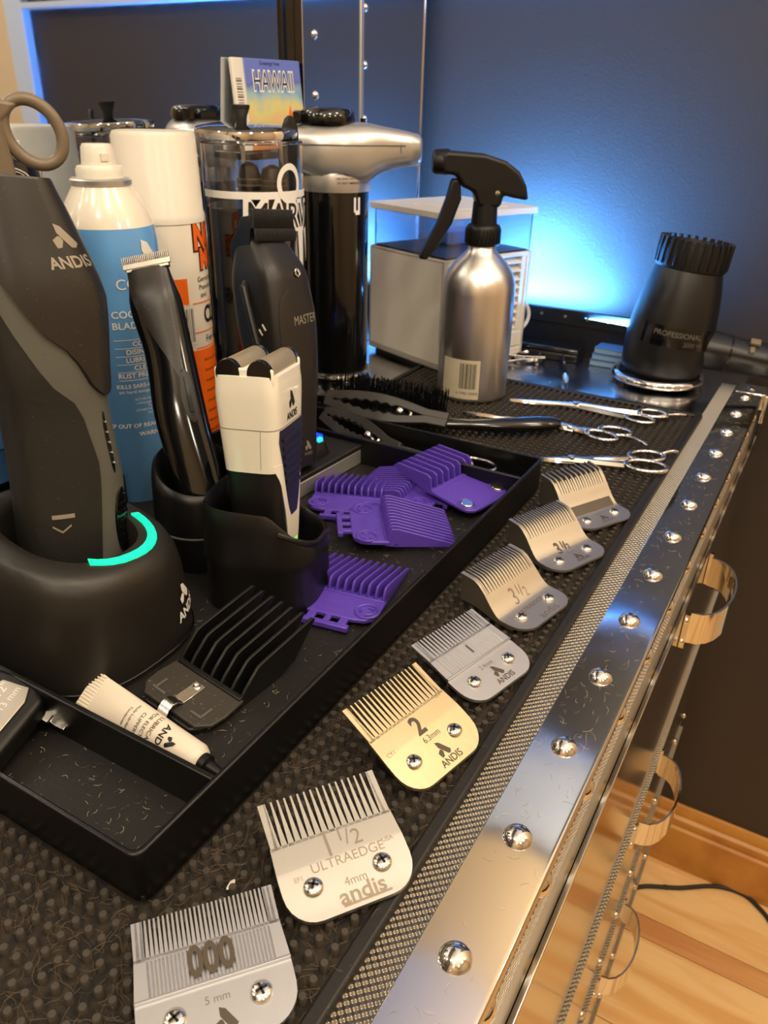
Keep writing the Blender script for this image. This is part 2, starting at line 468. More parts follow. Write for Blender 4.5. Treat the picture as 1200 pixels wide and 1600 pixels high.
while x > -700:
    w = widths[k % 6]
    pl = obj('plank', MB().box(-w/2+.6, w/2-.6, -1100, 480, -3, 0), 'pine_red' if k % 6 in (1, 4) else 'pine', fl, bevel=.8)
    pl.location = Vector((x-w/2, 0, ZF))*S
    x -= w; k += 1
bb = [(0, 0), (16, 0), (16, 74), (12, 78), (14, 84), (14, 92), (9, 96), (9, 104), (4, 112), (0, 112)]
m = Matrix(((-1, 0, 0, XW), (0, 0, 1, 0), (0, 1, 0, ZF), (0, 0, 0, 1)))
struct('baseboard_right', MB().prism(bb, -190, 480, m), 'baseboard_wood', bevel=.8)

# ================================================================== TOOL CHEST (the counter)
chest = thing('tool_chest', 'polished riveted metal tool chest whose top is the counter under everything', 'chest', (390, 260, ZF))
CW = dict(parent=chest, world=True)
obj('body', MB().box(-120, 902, 48, 480, -742, -9), 'steel_front', **CW)
for fx in (-90, 870):
    for fy in (80, 450):
        obj('foot', MB().lathe([(16, -759), (18, -752), (14, -742)], 16, T(fx, fy, 0)), 'black_rubber', **CW)
obj('top_panel', MB().box(-120, 904, 60, 484, -9, 0), 'steel_top', bevel=.6, **CW)
obj('textured_strip', MB().box(-120, 860, 67, 82, -4, .7), 'steel_knurled', bevel=.3, **CW)
obj('edge_trim', MB().prism([(68, 0), (68, 1.4), (41, 1.4), (39.6, 1.0), (39, -.4), (39, -3), (41, -3), (41, -.5)], -120, 862, Matrix(((0, 0, 1, 0), (1, 0, 0, 0), (0, 1, 0, 0), (0, 0, 0, 1)))), 'steel_polished', bevel=.3, **CW)
obj('front_apron', MB().box(-120, 862, 42, 60, -19.4, -3).box(-120, 862, 41.2, 60, -37, -20), 'steel_knurled', bevel=.4, **CW)
rv = MB().lathe([(5.9, 0), (5.7, .8), (4.9, 2.2), (3.3, 3.4), (1.4, 4.0), (.01, 4.1)], 20, cap1=False)
r0 = obj('rivet', rv, 'chrome', chest)
off = ROOTLOC[chest.name]
r0.location = (Vector((151.5-55.75, 54.5, 1.3))-off)*S
for i in range(0, 13):
    inst(r0, 'rivet', chest, (151.5+55.75*i, 54.5, 1.3), off=off)
for i in range(0, 14):
    inst(r0, 'rivet', chest, (148+54.4*i, 42, -10.5), (radians(90), 0, 0), off=off)
obj('corner_cap', MB().box(836, 866, 37, 66, -14, 2.6).lathe([(5, 2.6), (4, 5), (.1, 6)], 14, T(851, 52, 0)).box(842, 860, 34, 38, -30, 0), 'chrome', bevel=1.5, **CW)
# drawers: faces, knurled rails with rivets, strap handles
for k in range(3):
    zt = -37-210*k; zb = zt-178
    dr = obj('drawer_front', MB().box(-118, 862, 36.5, 48, zb, zt).box(-118, 862, 34.6, 38, zt-3, zt), 'steel_front', bevel=.5, **CW)
    rail = obj('drawer_rail', MB().box(-120, 862, 37.5, 48, zb-32, zb-1).box(-120, 862, 33.5, 40, zb-33, zb-30), 'steel_knurled', bevel=.5, **CW)
    zh = zt-36 if k == 0 else zt-36
    pts = []
    for i in range(13):
        a = pi*i/12
        pts.append((545-44*cos(a), 33.5-23*(sin(a)**.8), zh))
    hd = MB().ribbon(pts, 25, 1.6)
    for sx_ in (-1, 1): hd.box(545+sx_*44-2+sx_*5, 545+sx_*44+2+sx_*5, 32.5, 36, zh-14, zh+14)
    h = obj('handle', MB(), 'chrome') if False else obj('handle', MB().add([v-ROOTLOC[chest.name] for v in hd.v], hd.f), 'chrome', dr, smooth=50)
    for sx_ in (-1, 1):
        for dz in (-9, 9):
            inst(r0, 'rivet', dr, (545+sx_*50, 35, zh+dz), (radians(90), 0, 0), off=off).scale = (.5, .5, .6)
    for i in range(14 if k else 0):
        q = inst(r0, 'rivet', chest, (160+54.4*i, 36.6, zb-16), (radians(90), 0, 0), off=off); q.scale = (.7, .7, .8)
# raised lid: mirror, metal column with rivets, trims
lid = thing('chest_lid', 'raised lid behind the bottles with a mirror and riveted metal panel', 'lid', (390, 510, 0))
LW = dict(parent=lid, world=True)
obj('lid_back', MB().box(-260, 908, 490, 510, 0, 560), 'black_satin', **LW)
obj('mirror', MB().box(-250, 656, 486, 490, 4, 540), 'mirror_glass', label='dark mirror', **LW)
obj('mirror_frame', MB().box(650, 668, 483, 490, 0, 560), 'black_gloss', bevel=1, **LW)
obj('metal_panel', MB().box(668, 766, 474, 490, 0, 560), 'steel_lid', bevel=.6, **LW)
obj('metal_panel', MB().box(771, 908, 476, 490, 0, 560), 'steel_lid', bevel=.6, **LW)
obj('bead_trim', MB().box(766, 772, 472.5, 480, 0, 560), 'silver_plastic', bevel=1, **LW)
obj('edge_bead', MB().box(905, 909, 474.5, 490, 0, 560), 'steel_lid', bevel=1, **LW)
l0 = obj('rivet', MB().lathe([(4.2, 0), (3.8, 1.2), (2.6, 2.6), (.01, 3.4)], 16, cap1=False), 'chrome', lid)
lo = ROOTLOC[lid.name]
l0.location = (Vector((693, 474, 30))-lo)*S; l0.rotation_euler = (radians(90), 0, 0)
for zz in [79.5+49.3*i for i in range(9)]:
    inst(l0, 'rivet', lid, (687, 474, zz+31), (radians(90), 0, 0), off=lo)
    inst(l0, 'rivet', lid, (779, 476, zz+11), (radians(90), 0, 0), off=lo)
# low rail at the far end with the blue led behind it
rl = thing('end_rail', 'dark metal rail with small screws in front of the blue lit wall', 'rail', (874, 300, 0))
obj('bar', MB().box(871, 877, 150, 425, 34, 51).box(873, 876, 152, 423, 0, 35), 'black_satin', rl, True, bevel=.8)
s0 = obj('screw', MB().lathe([(2, 0), (1.6, .8), (.1, 1)], 10), 'chrome_worn', rl)
for i, yy in enumerate((212, 236, 262, 290, 320)):
    s = s0 if i == 0 else inst(s0, 'screw', rl)
    s.location = (Vector((871, yy, 43))-ROOTLOC[rl.name])*S; s.rotation_euler = (0, radians(-90), 0)

# ================================================================== RUBBER MAT
bmat = thing('barber_mat', 'black rubber mat of round nubs under the blades and tray', 'mat', (350, 230, 0))
obj('base', MB().box(-80, 736, 80, 372, .72, 1.2), 'mat_floor', bmat, True)
brd = MB()
for (a, b, c, d) in ((-80, 736, 80, 86), (730, 736, 86, 372), (-80, 730, 367, 372)): brd.box(a, b, c, d, .8, 4.6)
obj('border', brd, 'black_rubber', bmat, True, bevel=1.2)
def px(p):
    q = Vector(p)-Vector((0, 0, 250)); z = q.dot(fw); return 600+f_*q.dot(r2)/z, 800+f_*q.dot(d2)/z, z
nubs = []
for i in range(-6, 118):
    for j in range(0, 46):
        xx, yy = 3.0+6.17*i, 89.6+6.17*j
        if xx > 727 or yy > 365: continue
        if 109 < xx < 507 and 152 < yy < 388: continue
        u, v, z = px((xx, yy, 5))
        if -30 < u < 1230 and v < 1640: nubs.append((z, xx, yy))
nubs.sort()
nm = MB().lathe([(1.75, 1.0), (1.55, 4.5), (1.25, 4.9)], 9, cap0=False)
n0 = obj('nub', nm, 'nub_rubber', bmat)
mo = ROOTLOC[bmat.name]
for i, (z, xx, yy) in enumerate(nubs[:300]):
    n = n0 if i == 0 else inst(n0, 'nub', bmat)
    n.location = (Vector((xx, yy, 0))-mo)*S
rest = MB()
for z, xx, yy in nubs[300:]:
    rest.lathe([(1.75, 1.0), (1.5, 4.7)], 7, T(xx, yy, 0), cap0=False)
obj('far_nubs', rest, 'nub_rubber', bmat, True, kind='stuff', fix=False, smooth=0)

# ================================================================== ORGANISER TRAY
TX0, TX1, TY0, TY1, TZ0, TZ1 = 111, 505, 154, 386, 4.6, 28
tray = thing('organizer_tray', 'long black plastic tray holding the charging stands and purple guards', 'tray', (308, 270, TZ0))
TW = dict(parent=tray, world=True)
obj('tray_floor', MB().box(TX0+1, TX1-1, TY0+1, TY1-1, TZ0, 7), 'black_rubber', **TW)
# continuous rim wall with rounded corners
def rrect(x0, x1, y0, y1, r, n=6):
    o = []
    for cx, cy, a0 in ((x1-r, y1-r, 0), (x0+r, y1-r, 90), (x0+r, y0+r, 180), (x1-r, y0+r, 270)):
        for i in range(n+1):
            a = radians(a0+90*i/n); o.append((cx+r*cos(a), cy+r*sin(a)))
    return o
def shell(outer, inner, z0, z1):
    mb = MB()
    a = [(x, y, z0) for x, y in outer]; b = [(x, y, z1) for x, y in outer]; c = [(x, y, z1) for x, y in inner]; d = [(x, y, z0) for x, y in inner]
    mb.loft([a, b, c, d, a], False, False); return mb
obj('rim_wall', shell(rrect(TX0, TX1, TY0, TY1, 5), rrect(TX0+2.2, TX1-2.2, TY0+2.2, TY1-2.2, 3.6), TZ0, TZ1), 'black_tray', bevel=.7, **TW)
obj('divider', MB().box(150.5, 153.3, TY0+1.5, TY1-1.5, 6.5, 27.5), 'black_tray', bevel=.7, **TW)
obj('divider', MB().box(464, 466.6, TY0+1.5, TY1-1.5, 6.5, 27.3), 'black_tray', bevel=.7, **TW)
obj('divider', MB().box(113, 152, 262, 264.6, 6.5, 24), 'black_tray', bevel=.7, **TW)

# ================================================================== CLIPPER BLADES
def sm(t): t = min(max(t, 0), 1); return t*t*(3-2*t)
def cross_screw(parent, x, y, z, s=1.0):
    sc = obj('screw', MB().lathe([(3.7*s, 0), (3.6*s, .5), (2.9*s, 1.3), (1.4*s, 1.7), (.01, 1.75)], 20, cap1=False), 'screw_steel', parent)
    a = random.uniform(0, 90)
    c = MB()
    for r in (a, a+90): c.box(-1.9*s, 1.9*s, -.42*s, .42*s, 1.2, 1.86, RZ(r))
    obj('cross_slot', c, 'ink_black', sc, smooth=0)
    sc.location = Vector((x, y, z))*S
    return sc
def blade(label, mid, ang, kind, ty, tz, nt, mname, marks, lean=0, nick=None):
    root = thing('clipper_blade', label, 'clipper blade', (mid[0], mid[1], 5), RZ(ang), 'metal clipper blades laid in a row on the mat')
    z0 = 3.2
    root_y = ty*.5 if kind != 'rib' else ty*.62
    def h(y):
        if kind == 's': return z0 + (tz-z0)*(sm((y-5)/(ty*.62))*.93+.07*max(0, (y-ty*.6)/(ty*.4)))
        k = (tz-2.4)/(ty+11)
        if kind == 'rib': return 2.4+(1.0 if y > 7 else 0)+k*.86*(y+11)
        return 2.4+k*(y+11)+.5*max(0, 1-abs(y-7)/14)
    def hw(y):
        r = 11.0
        if y < -11+r: return 13+11*sqrt(max(0, 1-((r-(y+11))/r)**2))
        return 24-.9*max(0, min(1, (y-6)/14))
    th = 1.5
    ys = [-11, -10.7, -10, -9, -7.5, -5.5, -3, 0, 3, 5, 6.9, 7.1]+rails(9, 8.5, root_y)
    plate = MB().loft([[(-hw(y), y, h(y)-th), (-hw(y), y, h(y)), (hw(y), y, h(y)), (hw(y), y, h(y)-th)] for y in ys])
    W_ = hw(ty); pitch = 2*W_/nt
    for i in range(nt+1):
        xc = -W_+pitch*i
        edge = i in (0, nt)
        long_ = ty
        ryt = root_y-1
        if kind == 's' and nick and i % 2 == 1 and not edge: long_ = root_y+ (ty-root_y)*.34
        wr = pitch*.44; wt = pitch*(.13 if kind != 'rib' else .2)
        if nick and not edge: wt = pitch*.2
        lp = []
        for j in range(7):
            t = j/6; y = ryt+(long_-ryt)*t; w = wr+(wt-wr)*t**.75
            a, b = xc-w, xc+w
            if edge:
                ew = (2.6 if kind != 'rib' else 3.4) if not nick else 1.6
                a, b = (xc, xc+ew) if i == 0 else (xc-ew, xc)
            zz = h(y); tt = th if t < 1 else .7
            lp.append([(a, y, zz-tt-(1.2*t if kind == 's' else 0)), (a, y, zz), (b, y, zz), (b, y, zz-tt-(1.2*t if kind == 's' else 0))])
        plate.loft(lp)
    obj('comb_plate', plate, mname, root, smooth=25)
    # skirt walls at both sides and cutter below
    if kind == 's':
        for s_ in (-1, 1):
            lp = []
            for y in rails(10, -2, ty-1):
                xo = s_*(hw(y)-.2); xi = s_*(hw(y)-1.6); d = min(h(y)-.4, 2+ (h(y)-3)*1.0)
                lp.append([(xi, y, max(.4, h(y)-1.2-d*.8)), (xi, y, h(y)-1), (xo, y, h(y)-1), (xo, y, max(.4, h(y)-1.2-d*.8))])
            obj('side_skirt', MB().loft(lp), mname, root, smooth=25)
    obj('cutter', MB().loft([[(-w, y, .3), (-w, y, max(1, h(y)-th-.4)), (w, y, max(1, h(y)-th-.4)), (w, y, .3)] for y, w in ((-9, 14), (-5, 19), (4, 21), (ty*.45, 21))])
        .box(-17, 17, -8, ty*.3, 0, 1.4), 'blade_under', root, bevel=.4)
    if kind == 'rib':
        rb = MB(); n = nt*1
        for i in range(n+1):
            xc = -W_+4+(2*W_-8)*i/n
            rb.loft([[(xc-.42, y, h(y)), (xc, y, h(y)+.55), (xc+.42, y, h(y))] for y in rails(5, 7.4, root_y-1.5)])
        obj('ribbing', rb, mname, root, smooth=0)
        obj('step_edge', MB().box(-24, 24, 6.7, 7.6, z0, h(7.2)+.4), mname, root, bevel=.2)
    for s_ in (-1, 1): cross_screw(root, s_*13, 0, h(0)-.1)
    by = {}
    for (s, x_, y_, size, ink, kw) in marks:
        mb = by.setdefault(ink, MB())
        def put(vs2, fs): mb.add([(vx+x_, vy+y_, h(vy+y_)+(.62 if kind == 'rib' and vy+y_ > 7 else .07)) for vx, vy in vs2], fs)
        if s == 'LOGO':
            for poly in LOGO: put([((a-.5)*size, (b-.5)*size) for a, b in poly], [tuple(range(len(poly)))])
        elif s == 'BAR': put([(-size/2, -.4), (size/2, -.4), (size/2, .4), (-size/2, .4)], [(0, 1, 2, 3)])
        else: put(*txt(s, size, **kw))
    for ink, mb in by.items(): obj('lettering', mb, ink, root, smooth=0, fix=False)
    if lean: root.rotation_euler = (RZ(ang) @ RY(lean)).to_euler()
    return root
K = {}; B = dict(bold=.015)
blade('nearest metal blade marked 000, cut off by the bottom edge of the photo', (97, 108), -40.3, 'rib', 32, 8, 32, 'blade_bright',
      [('000', 0, 13.5, 13.5, 'etch', dict(bold=.03, sx=.72)), ('5 mm', 0, 2.2, 3.4, 'etch_light', K), ('LOGO', 1.5, -4, 7, 'etch', K), ('ANDIS', 1, -9, 3.6, 'etch', B)])
blade('metal blade marked 1 1/2 and 4mm, second from the bottom', (154, 98), -35.8, 'flat', 33, 15, 18, 'blade_steel',
      [('1', -3.5, 11.5, 14, 'etch_light', dict(bold=-.01)), ('1', 1.8, 13.5, 7, 'etch_light', K), ('/', 4.3, 12, 8, 'etch_light', K), ('2', 7.6, 11, 8, 'etch_light', K),
       ('ULTRAEDGE', 2, 5.2, 4.6, 'etch_light', dict(sx=1.1)), ('4mm', 2, -2.3, 4.2, 'etch_light', K), ('andis', 3, -6.6, 7.4, 'etch_light', dict(bold=.02, sx=1.15)), ('BAR', 4, -9.3, 18, 'etch_light', K),
       ('EF1', -17, 3.6, 2.4, 'etch_light', K), ('USA', 18, 6.6, 2.4, 'etch_light', K)])
blade('brassy gold blade marked 2 and 6.3mm', (224, 99.6), -13.8, 'flat', 32, 20, 19, 'blade_brass',
      [('2', 0, 9.5, 11, 'etch', dict(bold=.03)), ('6.3mm', 2, 3.4, 3.6, 'etch', K), ('LOGO', 2, -2.6, 6.5, 'etch', K), ('ANDIS', 2.5, -8, 4.2, 'etch', B), ('CY1', -19, 7, 2.6, 'etch_light', dict()), ('CIY', 19, 15, 2.4, 'etch_light', dict())])
blade('bright silver ribbed blade marked 1', (285.4, 99.8), -15.3, 'rib', 32, 14, 21, 'blade_bright',
      [('1', 0, 13.5, 8, 'etch', K), ('2.4mm', 0, 3.2, 3.4, 'etch_light', K), ('LOGO', 2, -1.8, 6.5, 'etch', K), ('ANDIS', 2.5, -7.4, 4.2, 'etch', B)])
blade('dull grey blade marked 3 1/2 in thin outline, fourth from the top', (349.5, 101), -13.5, 's', 35, 20, 19, 'blade_grey',
      [('3', -4, 11, 11, 'etch_light', K), ('1', 1, 13, 6, 'etch_light', K), ('/', 3.2, 12, 7, 'etch_light', K), ('2', 6.3, 10.4, 6.5, 'etch_light', K), ('andis', 3, -7.2, 7, 'etch_light', dict(sx=1.15)), ('ULTRAEDGE', 0, 2.6, 4, 'etch_light', K)])
blade('silver blade marked bold 3 1/2, tucked just below the topmost blade', (416.3, 101.3), -22.1, 's', 34.5, 20, 20, 'blade_grey',
      [('3', -3.8, 8, 9.5, 'etch', dict(bold=.03)), ('1', .6, 9.6, 5.2, 'etch', dict(bold=.03)), ('/', 2.4, 8.4, 7, 'etch', dict(bold=.02)), ('2', 4.8, 7.4, 5.2, 'etch', dict(bold=.03)), ('13mm', 1, 2.6, 2.6, 'etch_light', K), ('LOGO', 1.5, -2.5, 5.6, 'etch', K), ('ANDIS', 2, -7, 3.8, 'etch', B)])
blade('farthest blade, with widely spaced long curved teeth, marked 3¾', (476, 101.4), -27.3, 's', 37, 25, 20, 'blade_grey',
      [('3', -2.6, 7.2, 5.6, 'etch', dict(bold=.02)), ('3', .2, 8.2, 3.2, 'etch', dict(bold=.02)), ('/', 1.2, 7.4, 4.2, 'etch', K), ('4', 2.6, 6.8, 3.2, 'etch', dict(bold=.02)), ('16mm', 1, 3, 2.4, 'etch_light', K), ('LOGO', 1, -2, 5.6, 'etch', K), ('ANDIS', 1.5, -6.6, 3.8, 'etch_light', B)], nick=True)

# ================================================================== PURPLE GUARDS
def guard(name, label, loc, d, tilt=0, m='purple_plastic', low=True, mag=False, n=11, L_=42, hgt=11, group='purple clipper guards heaped in the tray', roll_=0):
    ang = math.degrees(atan2(d[1], d[0]))-90
    root = thing(name, label, 'clipper guard', loc, RZ(ang) @ RX(tilt) @ RY(roll_), group)
    e_ = -11 if mag else 0
    pl = [(-21.5, 8), (-21.5, -4+e_), (-20.5, -8+e_), (-17, -11+e_), (-11, -12+e_), (11, -12+e_), (17, -11+e_), (20.5, -8+e_), (21.5, -4+e_), (21.5, 8)]
    root.scale = (1.14, 1.14, 1.1)
    obj('plate', MB().prism(pl, 2, 4.4), m, root, bevel=.6)
    fin = MB()
    if low: prof = [(6, 1), (6.5, hgt-3), (8.5, hgt), (12, hgt), (L_, 3.2), (L_+1.5, 2), (L_, 1.2), (12, .6)]
    else: prof = [(7, 1), (10, hgt), (13, hgt+1.2), (L_, hgt-1.5), (L_+3, hgt-5), (L_-2, hgt-7), (14, 2)]
    for i in range(n):
        xc = -20.2+40.4*i/(n-1)
        mm = Matrix(((0, 0, 1, xc), (1, 0, 0, 0), (0, 1, 0, 0), (0, 0, 0, 1)))
        fin.prism(prof, -.6, .6, mm)
    fb = obj('comb_tooth', MB().add([v for v in fin.v[:2*len(prof)]], fin.f[:len(prof)+2]), m, root, bevel=.35)
    fb.location = (0, 0, 0)
    for i in range(1, n):
        inst(fb, 'comb_tooth', root, (40.4*i/(n-1), 0, 0))
    obj('cross_bar', MB().box(-20.8, 20.8, 5.5, 8.5, 1.6, 5).box(-20.8, 20.8, 10, 13, 1, 3), m, root, bevel=.4)
    for s_ in (-1, 1):
        if mag:
            obj('magnet', MB().lathe([(3.8, 4.3), (3.8, 5.2), (3.3, 5.6)], 20, T(s_*15.5, -15, 0)), 'chrome_worn', root, label='round steel magnet')
            obj('magnet_ring', MB().torus(5, .8, 24, 6, T(s_*15.5, -15, 4.5)), m, root)
        else:
            q = MB().torus(5.4, .8, 24, 6, T(s_*16, -4, 4.5))
            for a in (30, 150, 270):
                q.tube([(s_*16+3.1*cos(radians(a+b)), -4+3.1*sin(radians(a+b)), 4.6) for b in range(0, 80, 16)], .7, 6)
            obj('round_boss', q, m, root)
    if not mag:
        obj('latch', MB().box(-10, -6, -17, -11, 2, 4.2).box(6, 10, -17, -11, 2, 4.2).box(-1.5, 1.5, -17, -11, 2, 4).box(-12, 12, -19.5, -16.5, 1.2, 4.2), m, root, bevel=.5)
        lt = MB(); flat_text(lt, 'ANDIS', 5, T(0, -4.2, 4.5), bold=.01)
        obj('raised_mark', lt, m, root, smooth=0, fix=False)
    return root
guard('clipper_guard', 'lone purple guard nearest the black comb guard', (294, 193, 7), (.985, .17))
guard('clipper_guard', 'flat purple guard at the left bottom of the heap', (396, 254, 7), (.93, .36))
guard('clipper_guard', 'purple guard on top of the heap with teeth pointing at the tray wall', (373, 220, 11), (.58, -.81), tilt=-3, L_=44, n=12, hgt=12)
guard('clipper_guard', 'purple guard with two steel magnets leaning on the tray wall', (450, 193, 13.5), (.2, .98), tilt=8, low=False, mag=True, n=8, L_=36, hgt=12)
guard('clipper_guard', 'purple guard half hidden at the back of the heap', (440, 216, 7.2), (-.06, 1), L_=42, n=12, hgt=11, tilt=0)

# ================================================================== BLACK COMB GUARD with steel clip
def big_guard():
    root = thing('comb_attachment', 'black attachment comb with long tall teeth and a small steel clip', 'clipper guard', (196, 208, 7), frame((0.0, -.1, 1), (-1, .08, 0)))
    obj('plate', MB().prism([(-21, 10), (-22, -2), (-21, -10), (-16, -15), (16, -15), (21, -10), (22, -2), (21, 10)], 5, 7), 'plate_dusty', root, bevel=.6)
    obj('rear_lip', MB().prism([(-19, -11), (-14, -17), (14, -17), (19, -11)], 1, 5), 'black_plastic', root, bevel=1)
    prof = [(8, 5), (12, 11), (20, 19), (23, 20), (58, 25), (60, 23.6), (46, 6), (26, 0), (10, 0)]
    t0 = None
    for i in range(7):
        mm = Matrix(((0, 0, 1, 0), (1, 0, 0, 0), (0, 1, 0, 0), (0, 0, 0, 1)))
        if t0 is None:
            t0 = obj('comb_tooth', MB().prism(prof, -.8, .8, mm), 'black_plastic', root, bevel=.3); t0.location = Vector((-19.5, 0, 0))*S
        else: inst(t0, 'comb_tooth', root, (-19.5+6.5*i, 0, 0))
    obj('cross_bar', MB().box(-20, 20, 8, 11, 2, 8).box(-20, 20, 18, 22, .4, 3), 'black_plastic', root, bevel=.5)
    c = MB().box(-3, 3, -9, 4, 7, 8).tube([(0, -9, 7.5), (0, -12, 10), (0, -15, 10.5), (0, -18, 8), (0, -20, 6)], 2.6, 10)
    obj('steel_clip', MB().box(-3, 3, -9, 4, 7, 8).loft([[(-3, y, z), (3, y, z), (3, y, z+1), (-3, y, z+1)] for y, z in ((-9, 7), (-12, 9.5), (-15, 10), (-17.5, 8.5), (-20, 5), (-21, 3))]), 'chrome_worn', root, bevel=.2)
    obj('rivet', MB().torus(1.4, .5, 16, 6, T(0, 1.5, 8.2)), 'chrome_worn', root)
    obj('relief_slot', MB().box(-15, -13.8, -10, -3, 6.9, 7.5).box(13.8, 15, -10, -3, 6.9, 7.5).box(-15, -8, -10.6, -9.4, 6.9, 7.5).box(8, 15, -10.6, -9.4, 6.9, 7.5), 'grey_plastic', root, bevel=.2)
big_guard()

# half-inch guard at left front, cut by the frame
g = thing('comb_attachment', 'black half-inch guard with a steel plate, in the near left corner', 'clipper guard', (134, 264, 9), frame((-.16, -.12, 1), (.22, -1, 0)))
obj('plate', MB().prism([(-30, 14), (-30, -12), (-24, -18), (14, -18), (21, -12), (23, -4), (23, 16)], 4, 15), 'black_plastic', g, bevel=3, seg=3)
obj('side_wall', MB().box(-30, 22, 14, 22, 4, 19), 'black_plastic', g, bevel=2)
for i in range(4):
    obj('comb_tooth', MB().box(-22+13*i, -20+13*i, 18, 56, 3, 22), 'black_plastic', g, bevel=.6)
obj('steel_plate', MB().prism([(-24, 6), (-24, -9), (-20, -12), (10, -12), (17, -9), (17, 4), (12, 7), (5, 7), (3, 10), (-8, 10)], 15, 15.8), 'blade_grey', g, bevel=.3)
lt = MB(); flat_text(lt, 'andis', 9, T(-8, 3, 15.95), bold=.0); flat_text(lt, '1/2"', 6, T(11, 1, 15.95)); flat_text(lt, '13 mm', 4.6, T(9, -5, 15.95))
obj('lettering', lt, 'ink_white', g, smooth=0, fix=False)
obj('rivet', MB().lathe([(2.4, 15.6), (2, 16.6), (.1, 17)], 14, T(-6, -8, 0)), 'chrome', g)
obj('steel_clip', MB().loft([[(-4, y, z), (4, y, z), (4, y, z+.9), (-4, y, z+.9)] for y, z in ((-17, 6), (-20, 4.5), (-22, 6), (-24, 4), (-28, 3))], m=T(14, 0, 0)), 'chrome_worn', g, bevel=.2)

# lubricant tube
tb = thing('lubricant_tube', 'small white squeeze tube of clipper lubricant behind the tray divider', 'tube', (169.5, 208, 11), frame((-.05, -1, -.06), (-.75, 0, 1)))
lp = []
for z, w, d in ((-42, 9.4, .7), (-36, 9.2, 1.0), (-34, 9.0, 1.3), (-20, 8.6, 3.6), (-5, 8, 5.6), (12, 7.2, 6.6), (27, 6.7, 6.6), (29, 5.6, 5.6), (30, 4.6, 4.6)):
    lp.append([(w*cos(2*pi*i/24), d*sin(2*pi*i/24), z) for i in range(24)])
obj('tube_body', MB().loft(lp), 'tube_white', tb)
cr = MB()
for i in range(12): cr.box(-8.9+i*1.5, -8.2+i*1.5, -1.35, 1.35, -41.5, -35)
obj('crimp', cr, 'tube_white', tb, bevel=.2)
obj('nozzle', MB().lathe([(4.4, 29.5), (4.4, 33), (3, 34), (2.4, 38), (1.6, 42)], 16), 'black_plastic', tb)
ts = Surf([(-20, 0, 0, 8.6, 3.6, 2), (-5, 0, 0, 8, 5.6, 2), (12, 0, 0, 7.2, 6.6, 2), (27, 0, 0, 6.7, 6.6, 2)])
lt = MB()
for s, z, a, sz in (('LUBRICANT', 4, -90, 3), ('FOR ELECTRIC', 0, -90, 2.6), ('CLIPPERS', -4, -90, 2.6), ('Huile Lubrifiante', -9, -90, 2), ('Tondeuses', -12, -90, 2)):
    ts.text(lt, s, sz, a, z, .12, 0)
ts.text(lt, 'ANDIS', 4.4, -90, 10, .12, 0, bold=.02); ts.logo(lt, 5, -90, 16, .12)
obj('lettering', lt, 'ink_black', tb, smooth=0, fix=False)
# ================================================================== BIG CHARGING STAND + CORDLESS CLIPPER
def dirv(u, v=0): return Vector((u, v, 0))
st = thing('charging_stand', 'wide black charging stand with a glowing green light, in front at left', 'charging stand', (206, 289, 7), RZ(0))
def tilt_loop(cx, cy, hw, hd, e, z, k, n=56):
    o = []
    for i in range(n):
        a = 2*pi*i/n; c, s = cos(a), sin(a)
        x_ = cx+hw*math.copysign(abs(c)**(2/e), c); y_ = cy+hd*math.copysign(abs(s)**(2/e), s)
        o.append(Vector((x_, y_, z+k*(-.49*x_+.87*y_))))
    return o
loops = [tilt_loop(0, 0, a, b, e, z, k) for a, b, e, z, k in ((46, 49, 2.7, 0, 0), (46.6, 49.6, 2.7, 2, 0), (46, 49, 2.7, 8, 0), (45, 48, 2.7, 24, .04), (44, 47.4, 2.7, 42, .1), (42.6, 46.4, 2.6, 54, .16), (40.5, 44.5, 2.5, 60.5, .2), (37, 41, 2.4, 63.4, .22), (32, 36, 2.3, 64, .22), (27.5, 31.5, 2.4, 63.4, .22), (26.2, 30.2, 2.4, 60, .22), (25, 29, 2.4, 30, .1))]
mat('stand_plastic', C3(30, 28, 25), .42, bump=(300, .2, .0005))
obj('stand_body', MB().loft(loops), 'stand_plastic', st, smooth=60)
obj('foot_seam', MB().tube([p+Vector((0, 0, 0)) for p in tilt_loop(0, 0, 46.7, 49.7, 2.7, 3.4, 0)], .6, 6, True), 'black_gloss', st)
# green light: a J-shaped bar on the right of the rim
lg = MB(); lp = []
def rim(t, q, h=.0):
    a = radians(t); e = 2.35; hw, hd = 27.5+q, 31.5+q; c, s = cos(a), sin(a)
    x_ = hw*math.copysign(abs(c)**(2/e), c); y_ = hd*math.copysign(abs(s)**(2/e), s)
    return Vector((x_, y_, 63.7-max(0, q-6)*.12+.22*(-.49*x_+.87*y_)+h))
for t, q in [(-116, 1.0), (-108, 2.6), (-100, 4.0), (-92, 5.2), (-84, 5.8), (-76, 6.2), (-68, 6.4), (-60, 6.4), (-52, 6.4), (-44, 6.3), (-36, 6.1), (-28, 5.8), (-20, 5.4), (-13, 5)]:
    lp.append([rim(t, q-2.1, .1), rim(t, q-1.9, 1.1), rim(t, q+1.9, 1.0), rim(t, q+2.1, -.1)])
obj('light_bar', lg.loft(lp), 'led_green', st, label='glowing green light bar')
sb = cyl([(49, 0), (47, 60)]); bs = Surf([(0, 0, 0, 46, 49, 2.7), (8, 0, 0, 46, 49, 2.7), (24, 0, 0, 45, 48, 2.7), (42, 0, 0, 44, 47.4, 2.7), (54, 0, 0, 42.6, 46.4, 2.6)])
lt = MB(); bs.text(lt, 'ANDIS', 7.2, -60, 17, .8, 4, bold=.03); bs.logo(lt, 10.5, -62, 28, .9, 4)
obj('lettering', lt, 'ink_white', st, smooth=0, fix=False)

